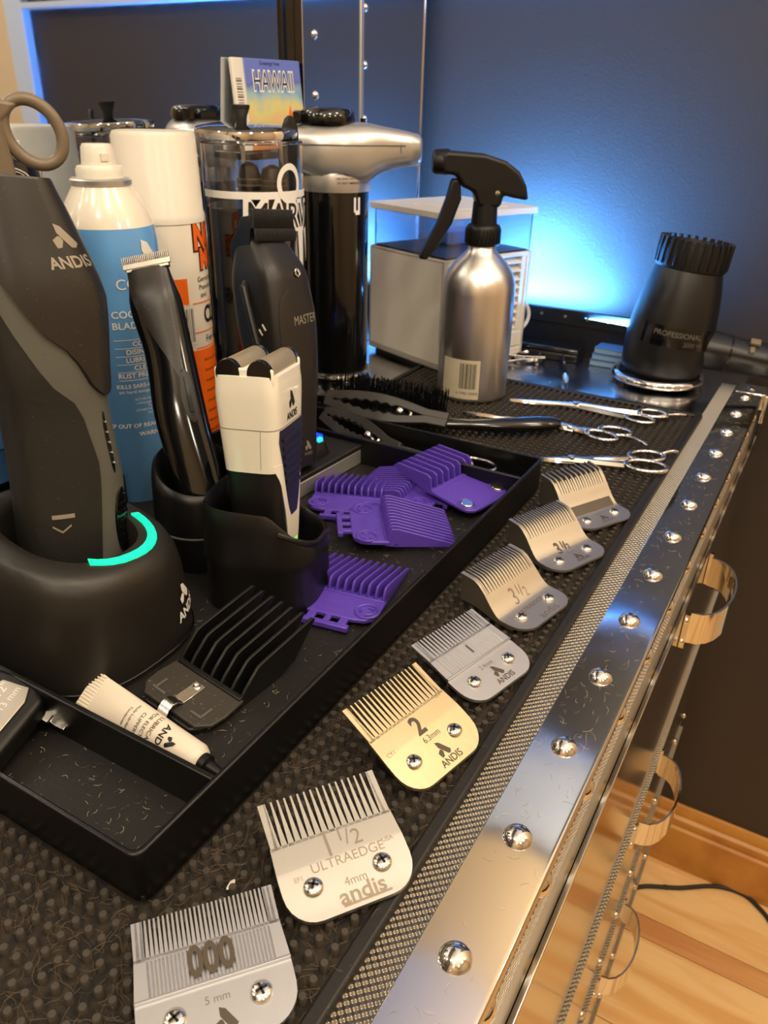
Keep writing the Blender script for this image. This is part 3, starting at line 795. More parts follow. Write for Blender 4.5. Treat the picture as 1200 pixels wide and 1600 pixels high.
ax = Vector((241, 313.8, 217.6))-Vector((215, 300, 59.8))
base = Vector((215.3, 299.9, 59.8))-ax.normalized()*37
cl = thing('cordless_clipper', 'large black and grey cordless clipper standing in the green lit stand', 'clipper', base, frame(ax, (-.44, -1.12, 0)))
# z measured from the foot of the tool; face width along x
cs = Surf([(0, 2, 0, 22, 17, 2.6), (30, 1, 0, 25, 18.5, 2.7), (60, 1, 0, 25, 18.5, 2.7), (95, -2, 0, 23.5, 18.5, 2.8), (118, -4, 0, 25, 20, 2.9), (148, -5, -1, 26.5, 19, 3.0), (172, -9, -2, 22, 15, 3.2), (197, -13, -3, 14.5, 11, 3.6)])
obj('housing', cs.mesh(MB(), 56, 26), 'grey_plastic', cl, smooth=60)
def gl(z): return {0: -80}.get(z, 0)
def lerp_tab(tab):
    def f(z):
        if z <= tab[0][0]: return tab[0][1]
        for (a, b), (c, d) in zip(tab, tab[1:]):
            if z <= c: return b+(d-b)*sm((z-a)/(c-a)) if False else b+(d-b)*(z-a)/(c-a)
        return tab[-1][1]
    return f
gm = MB(); cs.patch(gm, rails(24, 2, 176), lerp_tab([(0, 250), (170, 250), (176, 215)]) and (lambda z: -250), lerp_tab([(0, -84), (45, -78), (75, -74), (100, -82), (125, -112), (150, -146), (168, -172), (176, -186)]), 12, 1.0, 1.6)
obj('side_grip', gm, 'grip_dusty', cl, smooth=60)
sh = MB(); cs.patch(sh, [106, 106.6, 107.6, 109.4, 112, 116, 121, 127, 134, 142, 150, 158, 166, 176, 187, 197], lerp_tab([(106, -47), (108, -58), (112, -68), (120, -78), (134, -96), (150, -118), (166, -146), (180, -168), (197, -182)]), lerp_tab([(106, -43), (107.6, -31), (112, -14), (121, 6), (134, 30), (150, 55), (197, 80)]), 18, 2.0, 3)
obj('nose_cover', sh, 'dark_brown_plastic', cl, smooth=60)
obj('nose_cap', MB().loft([[cs.p(360*i/40, 197, q)+Vector((0, 0, dz)) for i in range(40)] for q, dz in ((1.9, -.4), (1.4, 1), (-1, 1.6), (-6, 1.2))]), 'dark_brown_plastic', cl, smooth=50)
lt = MB(); cs.text(lt, 'ANDIS', 6.6, -70, 164, 2.2, 6, bold=.03); cs.logo(lt, 10, -68, 175, 2.2, 4)
obj('lettering', lt, 'ink_outline', cl, smooth=0, fix=False)
bt = MB(); cs.patch(bt, rails(12, 26, 60), lambda z: -44-14*sqrt(max(0, 1-((z-43)/17.3)**2)), lambda z: -44+14*sqrt(max(0, 1-((z-43)/17.3)**2)), 6, 1.0, 2)
for k in range(7): cs.patch(bt, (30.5+k*4, 32.5+k*4), -54, -34, 6, 1.7, 1)
obj('release_button', bt, 'black_gloss', cl, smooth=40)
sl = MB()
cs.patch(sl, rails(10, 68, 98), lambda z: -52-3.4*sqrt(max(0, 1-((z-83)/15.3)**2)), lambda z: -52+3.4*sqrt(max(0, 1-((z-83)/15.3)**2)), 4, .35, .8)
obj('light_slot', sl, 'black_gloss', cl)
dd = MB()
for k in range(5): dd.lathe([(.01, -.8), (1, 0), (.01, .9)], 10, T(*cs.p(-52, 73+k*5, .8)), False, False)
obj('indicator_dot', dd, 'chrome_worn', cl)
lt = MB(); cs.patch(lt, (50, 52), -118, -96, 5, 1.35, .3)
cs.wrap(lt, [(-4, 0), (0, -3), (4, 0), (4, -1), (0, -4), (-4, -1)], [(0, 1, 4, 5), (1, 2, 3, 4)], -108, 47, 1.3)
obj('arrow_mark', lt, 'ink_outline', cl, smooth=0, fix=False)

# ================================================================== SHAVER CUP + SHAVER
YS = 16
cup = thing('charging_cup', 'black charging cup holding the white foil shaver', 'charging stand', (289, 236, 7), RZ(YS))
cup.scale = (.92, .92, 1)
n = 64
def cup_loop(hw, hd, z, k, low=0):
    o = []
    for i in range(n):
        a = 2*pi*i/n; c, s = cos(a), sin(a); e = 3.2
        x_ = hw*math.copysign(abs(c)**(2/e), c); y_ = hd*math.copysign(abs(s)**(2/e), s)
        # rim falls from the back-left to a low notch at the right front
        d = max(0, 1-((degrees_(a)-298)/105)**2) if True else 0
        o.append(Vector((x_, y_, z-k*d)))
    return o
def degrees_(a):
    a = math.degrees(a) % 360
    return a if a > 118 else a+360
cl_ = [cup_loop(31, 34, 0, 0), cup_loop(31.4, 34.4, 2, 0), cup_loop(30.6, 33.6, 26, 0), cup_loop(31.6, 34.6, 29, 0), cup_loop(31.2, 34.2, 34, 4), cup_loop(30.4, 33.4, 50, 14), cup_loop(29.8, 32.8, 59, 24), cup_loop(28.8, 31.8, 61, 25), cup_loop(27.6, 30.6, 59.6, 24.5), cup_loop(26.5, 29.5, 45, 14), cup_loop(26, 29, 12, 0)]
obj('cup_body', MB().loft(cl_), 'black_satin', cup, smooth=60)
sp = []
for i in range(20):
    t = -158+i*5.3; a = radians(t); e = 3.2; c, s = cos(a), sin(a)
    sp.append((30.8*math.copysign(abs(c)**(2/e), c), 33.8*math.copysign(abs(s)**(2/e), s), 52-i*1.05-(4 if i > 16 else 0)*0))
obj('rolled_edge', MB().tube(sp, 1.5, 8), 'black_satin', cup)

axs = Vector((297, 242, 138))-Vector((290, 236, 24))
sv = thing('foil_shaver', 'white and black foil shaver standing upright in its charging cup', 'shaver', (289.5, 236, 20), frame(axs, (sin(radians(YS)), -cos(radians(YS)), 0)))
sv.scale = (.9, .9, 1)
ss = Surf([(0, 0, 0, 18, 15, 4), (30, 0, 0, 20, 16, 4.5), (65, 0, 0, 21.5, 17, 5), (90, 0, 0, 23, 18, 6), (104, 0, 0, 23.4, 18.4, 6.5), (113, 0, 0, 22.6, 17.8, 6)])
obj('lower_body', ss.mesh(MB(), 72, 12, z1=66), 'black_satin', sv, smooth=50)
up = MB(); ss.mesh(up, 72, 14, z0=58, z1=113)
up2 = MB(); loops = [[ss.p(360*i/72, z, .5) for i in range(72)] for z in rails(14, 64, 113)]; loops[0] = [p-Vector((0, 0, 0)) for p in loops[0]]
loops.append([Vector((p.x*.9, p.y*.9, p.z+.4)) for p in loops[-1]])
obj('upper_shell', MB().loft(loops), 'white_gloss', sv, smooth=50)
# white tongue running down the front with the dark grip inside
tg = MB(); ss.patch(tg, rails(16, 6, 68), lerp_tab([(6, -92), (20, -97), (40, -104), (58, -120), (68, -150)]), lerp_tab([(6, -86), (20, -81), (40, -72), (58, -58), (68, -40)]), 10, .7, 1)
obj('front_tongue', tg, 'white_gloss', sv, smooth=50)
gp = MB(); ss.patch(gp, rails(16, 36, 86), lerp_tab([(36, -91), (46, -97), (70, -112), (80, -122), (86, -118)]), lerp_tab([(36, -87), (46, -80), (70, -64), (80, -56), (86, -60)]), 8, 1.0, 1)
for k in range(7): ss.patch(gp, (52+4.6*k, 53.8+4.6*k), -101-k*1.6, -77+k*1.6, 6, 1.9, 1)
obj('thumb_grip', gp, 'navy_plastic', sv, smooth=40)
lt = MB(); ss.text(lt, 'ANDIS', 5.4, -90, 90.5, .75, 0, bold=.02); ss.logo(lt, 9, -90, 99, .75)
obj('lettering', lt, 'ink_black', sv, smooth=0, fix=False)
sm_ = MB(); ss.patch(sm_, rails(8, 66, 87), -173.5, -172.9, 1, .58, .1); ss.patch(sm_, (86.5, 87), -250, -60, 30, .58, .1)
obj('seam', sm_, 'ink_outline', sv, smooth=0)
ld = MB(); ss.patch(ld, (10, 20), -92, -86, 2, .9, .3); obj('charge_light', ld, 'led_lime', sv, label='small green charge light')
for k, yy in enumerate((-9, 9)):
    m_ = T(-20, yy, 114) @ RY(90)
    fo = obj('foil_head', MB().lathe([(6.6, 0), (6.8, 1), (6.8, 39), (6.6, 40)], 28, m_), 'foil_brass', sv, smooth=40)
    obj('end_cap', MB().lathe([(6.9, -1.6), (7.1, -.6), (7.1, 2)], 28, m_), 'black_gloss', fo)
    obj('end_cap', MB().lathe([(7.1, 38), (7.1, 40.5), (6.9, 41.4)], 28, m_), 'black_gloss', fo)
obj('foil_frame', MB().box(-21.5, -19, -17, 17, 106, 117).box(19, 21.5, -17, 17, 106, 116).box(-20, 20, -1.6, 1.6, 108, 117), 'white_gloss', sv, bevel=1.2)

# ================================================================== TRIMMER STAND + TRIMMER
ts_ = thing('charging_cup', 'black rounded charging stand under the black trimmer', 'charging stand', (303, 299, 7), RZ(-35))
lo_ = [[(hw*cos(2*pi*i/48), hd*sin(2*pi*i/48), z+(tz*(-sin(2*pi*i/48))*-8)) for i in range(48)] for hw, hd, z, tz in ((27, 30, 0, 0), (27.4, 30.4, 2, 0), (26, 29, 24, 0), (25, 28, 48, .6), (24, 27, 54, 1), (22, 25, 55.5, 1), (20, 23, 53, 1), (19, 22, 20, 0))]
obj('cup_body', MB().loft(lo_), 'black_satin', ts_, smooth=60)
obj('seam_ring', MB().tube([(26.3*cos(2*pi*i/48), 29.3*sin(2*pi*i/48), 22) for i in range(48)], .7, 6, True), 'grey_plastic', ts_)
axt = Vector((341, 353, 170))-Vector((305, 298, 63))
axt = Vector((328, 343, 168))-Vector((301, 297, 61))
tr = thing('hair_trimmer', 'slim glossy black trimmer with a narrow steel blade, leaning in its stand', 'trimmer', Vector((301, 297, 61))-axt.normalized()*36, frame(axt, (-.80, -.60, 0)))
tsf = Surf([(0, 2, 0, 11, 10, 2.6), (30, 1, 0, 13.5, 12, 2.6), (70, -1, 0, 14.5, 13, 2.5), (105, 0, 1, 13.5, 12.5, 2.4), (132, -1, 0, 14.5, 11.5, 2.8), (147, -1, -1, 12, 7, 3.2), (153, -1, -2, 11.5, 4.5, 3.6)])
obj('housing', tsf.mesh(MB(), 48, 26), 'black_gloss', tr, smooth=60)
pn = MB(); tsf.patch(pn, rails(14, 88, 152), lerp_tab([(88, -72), (110, -100), (135, -128), (152, -150)]), lerp_tab([(88, -68), (110, -50), (135, -40), (152, -28)]), 10, .6, 1.2)
obj('face_panel', pn, 'dark_brown_plastic', tr, smooth=60)
sw = MB(); tsf.patch(sw, rails(12, 62, 92), lambda z: -58-17*sqrt(max(0, 1-((z-77)/15.2)**2)), lambda z: -58+17*sqrt(max(0, 1-((z-77)/15.2)**2)), 6, 1.0, 1.6)
tsf.patch(sw, rails(8, 68, 88), -62, -54, 3, 1.8, 1)
obj('switch', sw, 'black_satin', tr, smooth=50)
tbld = MB().box(-12, 12, -7, -2.5, 151, 154).box(-13.4, 13.4, -7.5, -5.8, 152.5, 155.6)
for i in range(25): tbld.box(-13.3+i*1.07, -12.8+i*1.07, -7.9, -5.6, 155.2, 159.4)
obj('trimmer_blade', tbld, 'blade_grey', tr, bevel=.2)

# ================================================================== MASTER STAND + CORDED-STYLE CLIPPER
ms = thing('charging_base', 'black wedge charging base with silver side and blue light, behind the shaver', 'charging stand', (430, 320, 7), RZ(-3))
obj('base_side', MB().prism(rrect(-44, 46, -34, 36, 6), 0, 12), 'silver_plastic', ms, bevel=1, label='silver side band')
obj('base_top', MB().prism(rrect(-44.6, 46.6, -34.6, 36.6, 6), 12, 16), 'grip_dusty', ms, bevel=1)
obj('socket', MB().loft([[(x, y, z) for x, y in rrect(-a, a, -b, b, 7)] for a, b, z in ((24, 20, 15), (21, 18, 26), (19, 16, 28), (17, 14, 27))], m=T(-12, -6, 0)), 'black_satin', ms)
obj('light_window', MB().box(4, 10.5, -18, -11, 16, 29).box(5, 10.8, -11, -7, 16, 27), 'led_blue', ms, label='bright blue light', bevel=1)
obj('light_glint', MB().box(-2, 4, -23, -19.5, 24, 30), 'glint_cyan', ms, label='pale cyan glint made as a glow', bevel=1)  # glowing box stands in for a glint of the blue light
axm = Vector((421, 324, 180))-Vector((407, 303, 62))
mc = thing('barber_clipper', 'big matt black clipper lettered MASTER with a black blade and side lever', 'clipper', Vector((404, 307, 62))-axm.normalized()*36, frame(axm, (-.12, -1.0, 0)))
mc.scale = (.9, .82, .97)
msf = Surf([(0, 0, 0, 17, 17, 3.2), (30, 0, 0, 19, 19, 3.6), (70, 0, 0, 22.5, 24, 4), (105, 0, 1, 24, 26, 4.2), (130, -1, 2, 22.5, 25, 4.2), (147, -1, 6, 18.5, 18, 4), (156, -1, 10, 17, 12, 4)])
obj('housing', msf.mesh(MB(), 56, 26), 'clipper_brown', mc, smooth=60)
fp = MB(); msf.patch(fp, rails(20, 4, 122), lambda z: -90-38*(1 if z < 96 else sqrt(max(0.02, 1-((z-96)/26.3)**2))), lambda z: -90+38*(1 if z < 96 else sqrt(max(0.02, 1-((z-96)/26.3)**2))), 14, .7, 1.2)
obj('face_plate', fp, 'clipper_brown', mc, smooth=50)
lt = MB(); msf.text(lt, 'MASTER', 8.4, -88, 101, .95, 4, bold=.0, sx=.8, shear=.12)
msf.logo(lt, 7, -89, 15, .95); msf.text(lt, 'ANDIS', 3, -89, 9, .95)
obj('lettering', lt, 'ink_outline', mc, smooth=0, fix=False)
obj('face_screw', MB().torus(2.2, .9, 20, 8, T(*msf.p(-88, 131, .9)) @ RX(80)), 'chrome', mc)
# black cutting head
hd_ = MB().loft([[(-19+q, y0, z), (19-q, y0, z), (19-q, y1, z), (-19+q, y1, z)] for q, y0, y1, z in ((3, 4, 24, 128), (1, 2, 24, 142), (0, 0, 22, 152), (-1, -4, 12, 160), (-1.5, -7, 4, 168))])
for i in range(26): hd_.box(-20+i*1.57, -19.2+i*1.57, -8.5, -4, 160, 172)
for i in range(26): hd_.box(-20+i*1.57, -19.0+i*1.57, -8.8, -7, 152, 160)
obj('cutting_head', hd_, 'black_satin', mc, bevel=.3)
obj('taper_lever', MB().tube([(-21, 6, 128), (-26, 4, 124), (-27.5, 0, 112), (-28, -4, 96), (-28, -7, 84)], [2.4, 3, 2.6, 2.6, 2.2], 10), 'black_satin', mc)
gr = MB()
for i in range(4): gr.tube([(-24.6, -10+i*4, 100-i*3), (-24.6, -13+i*4, 96-i*3)], .8, 6)
obj('grade_mark', gr, 'ink_outline', mc)
obj('power_switch', MB().box(-26, -21, -12, 0, 64, 74), 'black_gloss', mc, bevel=1)

# ================================================================== SPRAY CANS
def can_label(surf, parent, name, z0, z1, a0, a1, m, off=.25, label=None):
    mb = MB(); surf.patch(mb, rails(6, z0, z1), a0, a1, max(6, int(abs(a1-a0)/7)), off, .2); return obj(name, mb, m, parent, smooth=50, label=label)
bc = thing('aerosol_can', 'light blue aerosol can with a white spray cap, behind the big clipper', 'spray can', (349, 397, 0))
bc.scale = (1.055, 1.055, .985)
obj('can_body', MB().lathe([(26, .4), (27.5, 2), (27.5, 172), (27.3, 178), (26.3, 186)], 56), 'blue_can', bc, smooth=50)
obj('can_shoulder', MB().lathe([(26.3, 186), (23.5, 195), (19.5, 202), (16.5, 207.5), (15.8, 209)], 56, cap0=False), 'white_paint', bc, smooth=50, label='white shoulder')
obj('valve_rim', MB().lathe([(15.8, 208), (17, 209), (17, 211.5), (15.6, 212.6), (12, 212.6)], 44), 'silver_plastic', bc, smooth=40)
obj('spray_cap', MB().lathe([(13, 212), (13, 217), (12, 219), (9.6, 219.4), (9.4, 221), (8.6, 229), (7.6, 231), (.1, 231)], 36).box(-2, 2, -10, -6, 222, 226, RZ(-20)), 'white_plastic', bc, smooth=40)
cb = cyl([(27.5, 2), (27.5, 178)]); cb.s = [(2, 0, 0, 27.5, 27.5, 2), (178, 0, 0, 27.5, 27.5, 2)]
lt = MB(); A0 = 254
for s, z, sz, kw in (('COOL', 154, 9, dict(sx=.95)), ('COOL CARE', 136, 6, B), ('BLADE CARE', 129, 6, B), ('COOLS', 117.5, 4.3, B), ('DISINFECTS', 112.4, 4.3, B), ('LUBRICATES', 107.2, 4.3, B), ('CLEANS', 102, 4.3, B), ('RUST PREVENTIVE', 97, 4.3, B),
                     ('KILLS SARS-CoV-2 VIRUS', 90, 3.6, B), ('on hard nonporous surfaces', 86.4, 3.2, K), ('ACTIVE INGREDIENTS', 81, 2, K), ('o-Phenylphenol 0.41%', 78.4, 2, K), ('Total', 76, 2, K), ('OTHER INGREDIENTS', 73.6, 2, K), ('TOTAL', 71, 2, K), ('KEEP OUT OF REACH OF CHILDREN', 63, 3.8, B), ('WARNING', 57, 4, B)):
    cb.text(lt, s, sz, A0, z, .3, 0, **kw)
for z in (120.3, 115, 109.8, 104.6, 99.5, 94.2): cb.patch(lt, (z-.18, z+.18), A0-36, A0+36, 14, .3, 0)
cb.logo(lt, 17, A0+20, 171, .4)
obj('lettering', lt, 'ink_white', bc, smooth=0, fix=False)

wc = thing('aerosol_can', 'tall white aerosol can with white cap, orange block and orange lettering', 'spray can', (424, 426, 0))
obj('can_body', MB().lathe([(28, .4), (29.2, 2), (29.2, 176), (28.4, 179)], 56), 'white_paint', wc, smooth=50)
obj('can_cap', MB().lathe([(29.8, 176), (29.8, 181), (29.2, 182), (27.8, 230), (26.6, 232.4), (24, 233), (.1, 233)], 56), 'white_plastic', wc, smooth=40)
wb = Surf([(2, 0, 0, 29.2, 29.2, 2), (178, 0, 0, 29.2, 29.2, 2)])
can_label(wb, wc, 'orange_block', 2, 88, 190, 330, 'orange_ink', label='orange lower label')
can_label(wb, wc, 'orange_flag', 120, 140, 228, 251, 'orange_ink')
can_label(wb, wc, 'barcode_panel', 93, 122, 240, 258, 'card_white')
lt = MB(); wb.text(lt, 'NO', 23, 266, 166, .3, 0, align='LEFT', bold=.1, sx=.8); wb.text(lt, 'MORE', 19, 276, 151, .3, 0, align='LEFT', bold=.1, sx=.75)
for i, wd in enumerate((1, 2, 1, 1, 2, 1)): wb.patch(lt, rails(2, 95, 119), 242+i*2.6, 242+i*2.6+wd*.7, 1, .45, 0)
wb.text(lt, 'CLEANER', 17, 276, 112, .35, 0, align='LEFT', bold=.03, sx=.7)
for i, s in enumerate(('Germicidal', 'Pseudomonacidal', 'and')): wb.text(lt, s, 5, 268+i*2, 138-i*5.5, .35, 0, align='LEFT')
wb.text(lt, 'For Hair', 7, 276, 95, .35, 0, align='LEFT')
for i in range(9): wb.text(lt, 'directions for use on blades', 3, 268, 80-i*8, .5, 0, align='LEFT')
obj('lettering', lt, 'ink_black', wc, smooth=0, fix=False)
lt = MB(); wb.text(lt, 'NO', 23, 266.5, 166, .5, 0, align='LEFT', bold=.045, sx=.8); wb.text(lt, 'MORE', 19, 276.5, 151, .5, 0, align='LEFT', bold=.045, sx=.75)
for z in (122, 101, 89.5): wb.patch(lt, (z-.4, z+.4), 256, 330, 12, .4, 0)
obj('lettering', lt, 'orange_ink', wc, smooth=0, fix=False, label='orange lettering')

# ================================================================== DISINFECTANT JAR
jr = thing('disinfectant_jar', 'clear glass jar of dark liquid with a white banner and a tilted chrome lid', 'jar', (508, 410, 0))
JR = 38.5
obj('glass_wall', shell([(JR*cos(2*pi*i/56), JR*sin(2*pi*i/56)) for i in range(56)], [((JR-1.6)*cos(2*pi*i/56), (JR-1.6)*sin(2*pi*i/56)) for i in range(56)], 12, 225), 'glass', jr, smooth=50)
obj('jar_foot', MB().lathe([(36, 0), (40, 3), (40, 10), (38, 13)], 48), 'black_gloss', jr, smooth=40)
obj('glass_lip', MB().torus(JR-.8, 1.3, 56, 8, T(0, 0, 225)), 'glass', jr)
obj('dark_liquid', MB().lathe([(JR-2, 13), (JR-2, 180), (JR-3, 181), (.1, 181)], 48), 'dark_liquid', jr, smooth=40)
jb = Surf([(10, 0, 0, JR, JR, 2), (225, 0, 0, JR, JR, 2)])
can_label(jb, jr, 'banner_band', 188, 193, 150, 330, 'ink_white', .3)
lt = MB(); jb.wrap(lt, [(r*cos(2*pi*i/40)*.82, r*sin(2*pi*i/40)) for r in (14, 9.6) for i in range(40)], [(i, (i+1) % 40, 40+(i+1) % 40, 40+i) for i in range(40)], 262, 198, .5)
jb.text(lt, 'MARVY', 27, 262, 175, .45, -3, bold=.085, sx=.85)
jb.wrap(lt, [(-4, 0), (5, 2), (3, -34), (0, -38), (-2, -30)], [(0, 1, 2, 3, 4)], 280, 166, .45)
jb.wrap(lt, [(-3, 0), (5, 2), (6, -26), (2, -22)], [(0, 1, 2, 3)], 296, 164, .45)
obj('lettering', lt, 'ink_white', jr, smooth=0, fix=False)
lt = MB(); jb.text(lt, 'MARVY', 25.5, 262, 175, .75, -3, bold=.0, sx=.85)
obj('lettering', lt, 'ink_black', jr, smooth=0, fix=False)
lidm = T(-2, 2, 232) @ RX(2) @ RY(-3)
ld_ = obj('chrome_lid', MB().lathe([(36, -3.5), (38, -3), (38.4, 0), (37.6, 2.4), (30, 4), (10, 5), (.1, 5)], 56, lidm), 'chrome', jr, smooth=40)
obj('lid_knob', MB().lathe([(4, 3), (4.2, 7), (4.6, 10), (6.4, 14), (7, 16), (6.6, 17.4), (.1, 17.6)], 24, T(-3, 6, 232)), 'black_plastic', ld_, smooth=40)
obj('lift_rod', MB().tube([(-3, 6, 60), (-3, 6, 234)], 1.6, 8), 'silver_plastic', jr)
cm = thing('barber_comb', 'black comb standing in the glass jar, poking out beside the lid', 'comb', (514, 377, 90), frame((.03, .03, 1), (-.6, -.8, 0)))
obj('comb_spine', MB().loft([[(w*cos(2*pi*i/20), 1.8*sin(2*pi*i/20), z) for i in range(20)] for w, z in ((5, 0), (6, 20), (6, 120), (6.6, 138), (6, 146), (4, 151), (1.5, 153))]), 'black_plastic', cm, smooth=50)
ct = MB()
for i in range(30): ct.box(-14, -4, -.7, .7, 4+i*2.4, 5.2+i*2.4)
obj('comb_teeth', ct, 'black_plastic', cm)
for k, (dx, dy, hh, rr) in enumerate(((-14, -8, 26, 9), (-2, -20, 24, 10), (14, -6, 18, 9))):
    q = thing('barber_brush', ('dark bristle tool head at the left inside the glass jar', 'dark ribbed tool head in the middle inside the glass jar', 'dark rounded tool head at the right inside the glass jar')[k], 'hair tool', (508+dx, 410+dy, 128), RZ(30*k))
    obj('tool_head', MB().lathe([(3, 0), (4, 50), (rr, 58), (rr*1.05, 58+hh*.5), (rr*.7, 58+hh*.9), (2, 58+hh)], 18), 'black_satin', q, smooth=40)
    rg = MB()
    for i in range(4): rg.torus(rr*1.04, .6, 20, 6, T(0, 0, 60+i*hh*.16))
    obj('ridge', rg, 'grey_plastic', q)

# ================================================================== LATHER MACHINE
lm = thing('lather_machine', 'black hot lather machine with a silver spout head beside the jar', 'lather machine', (621, 409, 0))
obj('base_plate', MB().lathe([(39, 0), (41, 2), (41, 5), (36, 8), (32, 14), (31, 20)], 48), 'black_gloss', lm, smooth=40)
obj('base_ring', MB().torus(31, 2.4, 48, 8, T(0, 0, 21)), 'chrome_worn', lm)
for a in (-110, -60, -10): obj('base_foot', MB().lathe([(5, 0), (5, 6), (3, 8)], 14, T(38*cos(radians(a)), 38*sin(radians(a)), 0)), 'black_gloss', lm)
obj('tank', MB().lathe([(29, 20), (29.5, 24), (29.5, 184), (28.6, 188)], 56), 'black_gloss', lm, smooth=40)
lj = Surf([(20, 0, 0, 29.5, 29.5, 2), (188, 0, 0, 29.5, 29.5, 2)])
lt = MB(); lj.patch(lt, (168, 180), 246, 250, 2, .3, .2); lj.patch(lt, (168, 180), 255, 259, 2, .3, .2); lj.patch(lt, (166, 169.5), 249, 259, 3, .3, .2)
obj('level_mark', lt, 'ink_white', lm)
hz = 206
ddx = Vector((.56, -.83, 0)).normalized(); px_ = Vector((-ddx.y, ddx.x, 0))
secs = []
for s, w, zb, zt in ((-46, 10, 208, 228), (-43, 19, 203, 233), (-33, 27, 198, 236), (-12, 32, 189, 238), (10, 32, 188, 238), (26, 28, 189, 238), (38, 22, 198, 236), (50, 18, 202, 234), (62, 15.6, 204, 232), (72, 14.4, 205, 230), (75, 11, 208, 227)):
    c = ddx*s; lp = []
    for i in range(36):
        a = 2*pi*i/36; e = 3.0; cc, s_ = cos(a), sin(a)
        lp.append(c+px_*w*math.copysign(abs(cc)**(2/e), cc)+Vector((0, 0, (zb+zt)/2+(zt-zb)/2*math.copysign(abs(s_)**(2/e), s_))))
    secs.append(lp)
obj('spout_head', MB().loft(secs), 'silver_plastic', lm, smooth=50)
obj('spout_collar', MB().lathe([(30.6, 184), (31, 188), (31, 196), (29, 202)], 48), 'silver_plastic', lm, smooth=40)
ln = MB().tube([ddx*s+px_*w+Vector((0, 0, 221)) for s, w in ((-46, 20.6), (-34, 28.6), (-12, 32.5), (10, 32.5), (26, 28.5), (38, 22.5), (54, 17.4), (66, 15.4))], .5, 6)
ln.tube([ddx*s-px_*w+Vector((0, 0, 221)) for s, w in ((-46, 20.2), (-34, 28.2), (-12, 32.2), (10, 32.2), (26, 28.2), (38, 22.2), (56, 17.2), (60, 16.4))], .45, 6)
ln.tube([ddx*56+px_*17*cos(a)+Vector((0, 0, 218.4+14.8*sin(a))) for a in rails(20, 0, 2*pi)], .4, 6)
obj('seam', ln, 'grey_plastic', lm)
obj('push_button', MB().lathe([(23, 236), (24, 239), (23, 245), (20, 248), (12, 249), (4, 247.6), (.1, 247.4)], 40, T(-6, 4, 0)), 'black_gloss', lm, smooth=40)
obj('button_hinge', MB().box(-34, -26, 12, 20, 236, 246), 'black_gloss', lm, bevel=1)
obj('stop_pin', MB().lathe([(2.4, 236), (2.4, 241)], 10, T(20, -16, 0)), 'black_gloss', lm)
hs = Surf([(184, 0, 0, 31.2, 31.2, 2), (204, 0, 0, 31.4, 31.4, 2)])
lt = MB()
for i in range(3): hs.text(lt, ('SHAVING LATHER DISPENSER', 'USE ONLY WITH LIQUID SOAP', 'DO NOT IMMERSE IN WATER')[i], 2.5, 246, 199-i*3.6, .4, 0, bold=.01)
obj('lettering', lt, 'etch', lm, smooth=0, fix=False)
obj('power_cord', MB().tube([(33, -20, 3), (40, -40, 2.5), (20, -58, 2.5), (-10, -70, 3)], 2.2, 8), 'black_cord', lm)

# ================================================================== HAWAII CARD
cdv = thing('souvenir_card', 'colourful boxed HAWAII card with a white spine leaning on the mirror', 'card', (620, 470, 214), frame((.0, .10, 1), (-.12, -1, 0)))
# stands on a small clear-fronted ledge of the lid
obj('card_front', MB().box(-40, 46, -2.2, 2.2, 0, 84), 'card_print', cdv, bevel=.6)
obj('white_spine', MB().prism(rrect(-57, -40, -2.2, 2.2, 1.5), 0, 84), 'card_white', cdv, bevel=.6)
cdv.scale = (.8, 1, .84)
lt = MB(); mm = T(2, -2.35, 63) @ RX(90); flat_text(lt, 'HAWAII', 26, mm, bold=.05, sx=.68)
obj('lettering', lt, 'ink_white', cdv, smooth=0, fix=False)
lt = MB(); mm = T(2, -2.5, 63) @ RX(90); flat_text(lt, 'HAWAII', 25, mm, bold=-.005, sx=.7)
flat_text(lt, 'Greetings from', 5, T(-2, -2.4, 80) @ RX(90))
obj('lettering', lt, 'navy_plastic', cdv, smooth=0, fix=False)
lt = MB()
for i in range(14): lt.box(-54, -46, -2.4, -2.2, 34+i*2.4, 34+i*2.4+(.8 if i % 3 else 1.6))
obj('barcode', lt, 'etch_light', cdv, smooth=0)
fg = MB()
for q in ([(16, 14), (20, 22), (21, 34), (24, 42), (26, 34), (28, 20), (30, 12), (24, 8)], [(6, 10), (8, 24), (10, 10)]): fg.prism(q, 2.2, 2.6, RX(90))
obj('printed_figure', fg, 'orange_ink', cdv, smooth=0)
lg_ = obj('ledge', MB().box(572, 664, 462, 486, 207, 213), 'black_gloss', lid, True, bevel=.8)

# ================================================================== AIR COOLER BOX
bx_ = thing('air_cooler', 'white desktop air cooler with a clear water tank and slatted grille', 'air cooler', (713.6, 342, 0), RZ(-21.6))
WR, WL, H1, H2 = 127, 122, 117, 161
obj('shell', MB().box(0, 8, 0, WL, 5, H1).box(0, WR, WL-6, WL, 5, H1).box(0, WR, 0, WL, 5, 14).box(WR-6, WR, 0, WL, 5, H1).box(0, WR, 0, WL, H1-5, H1).box(0, WR, 0, 4, 14, 32).box(WR-8, WR, 0, 5, 30, H1).box(0, 16, 0, 5, 30, H1).box(8, WR, 20, WL, 10, H1-2), 'white_plastic', bx_, bevel=2, seg=3)
obj('foot_skirt', MB().box(6, WR-8, 5, WL-6, 0, 6), 'black_plastic', bx_)
v0 = None
for i in range(9):
    mm = T((WR+16)/2-4, 6, 0) @ RX(-32)
    if v0 is None:
        v0 = obj('slat', MB().box(-53, 53, -7, 7, -.9, .9), 'white_plastic', bx_, bevel=.5)
        s = v0
    else: s = inst(v0, 'slat', bx_)
    s.location = Vector((66, 7, 38+i*8.9))*S; s.rotation_euler = (radians(34), 0, 0)
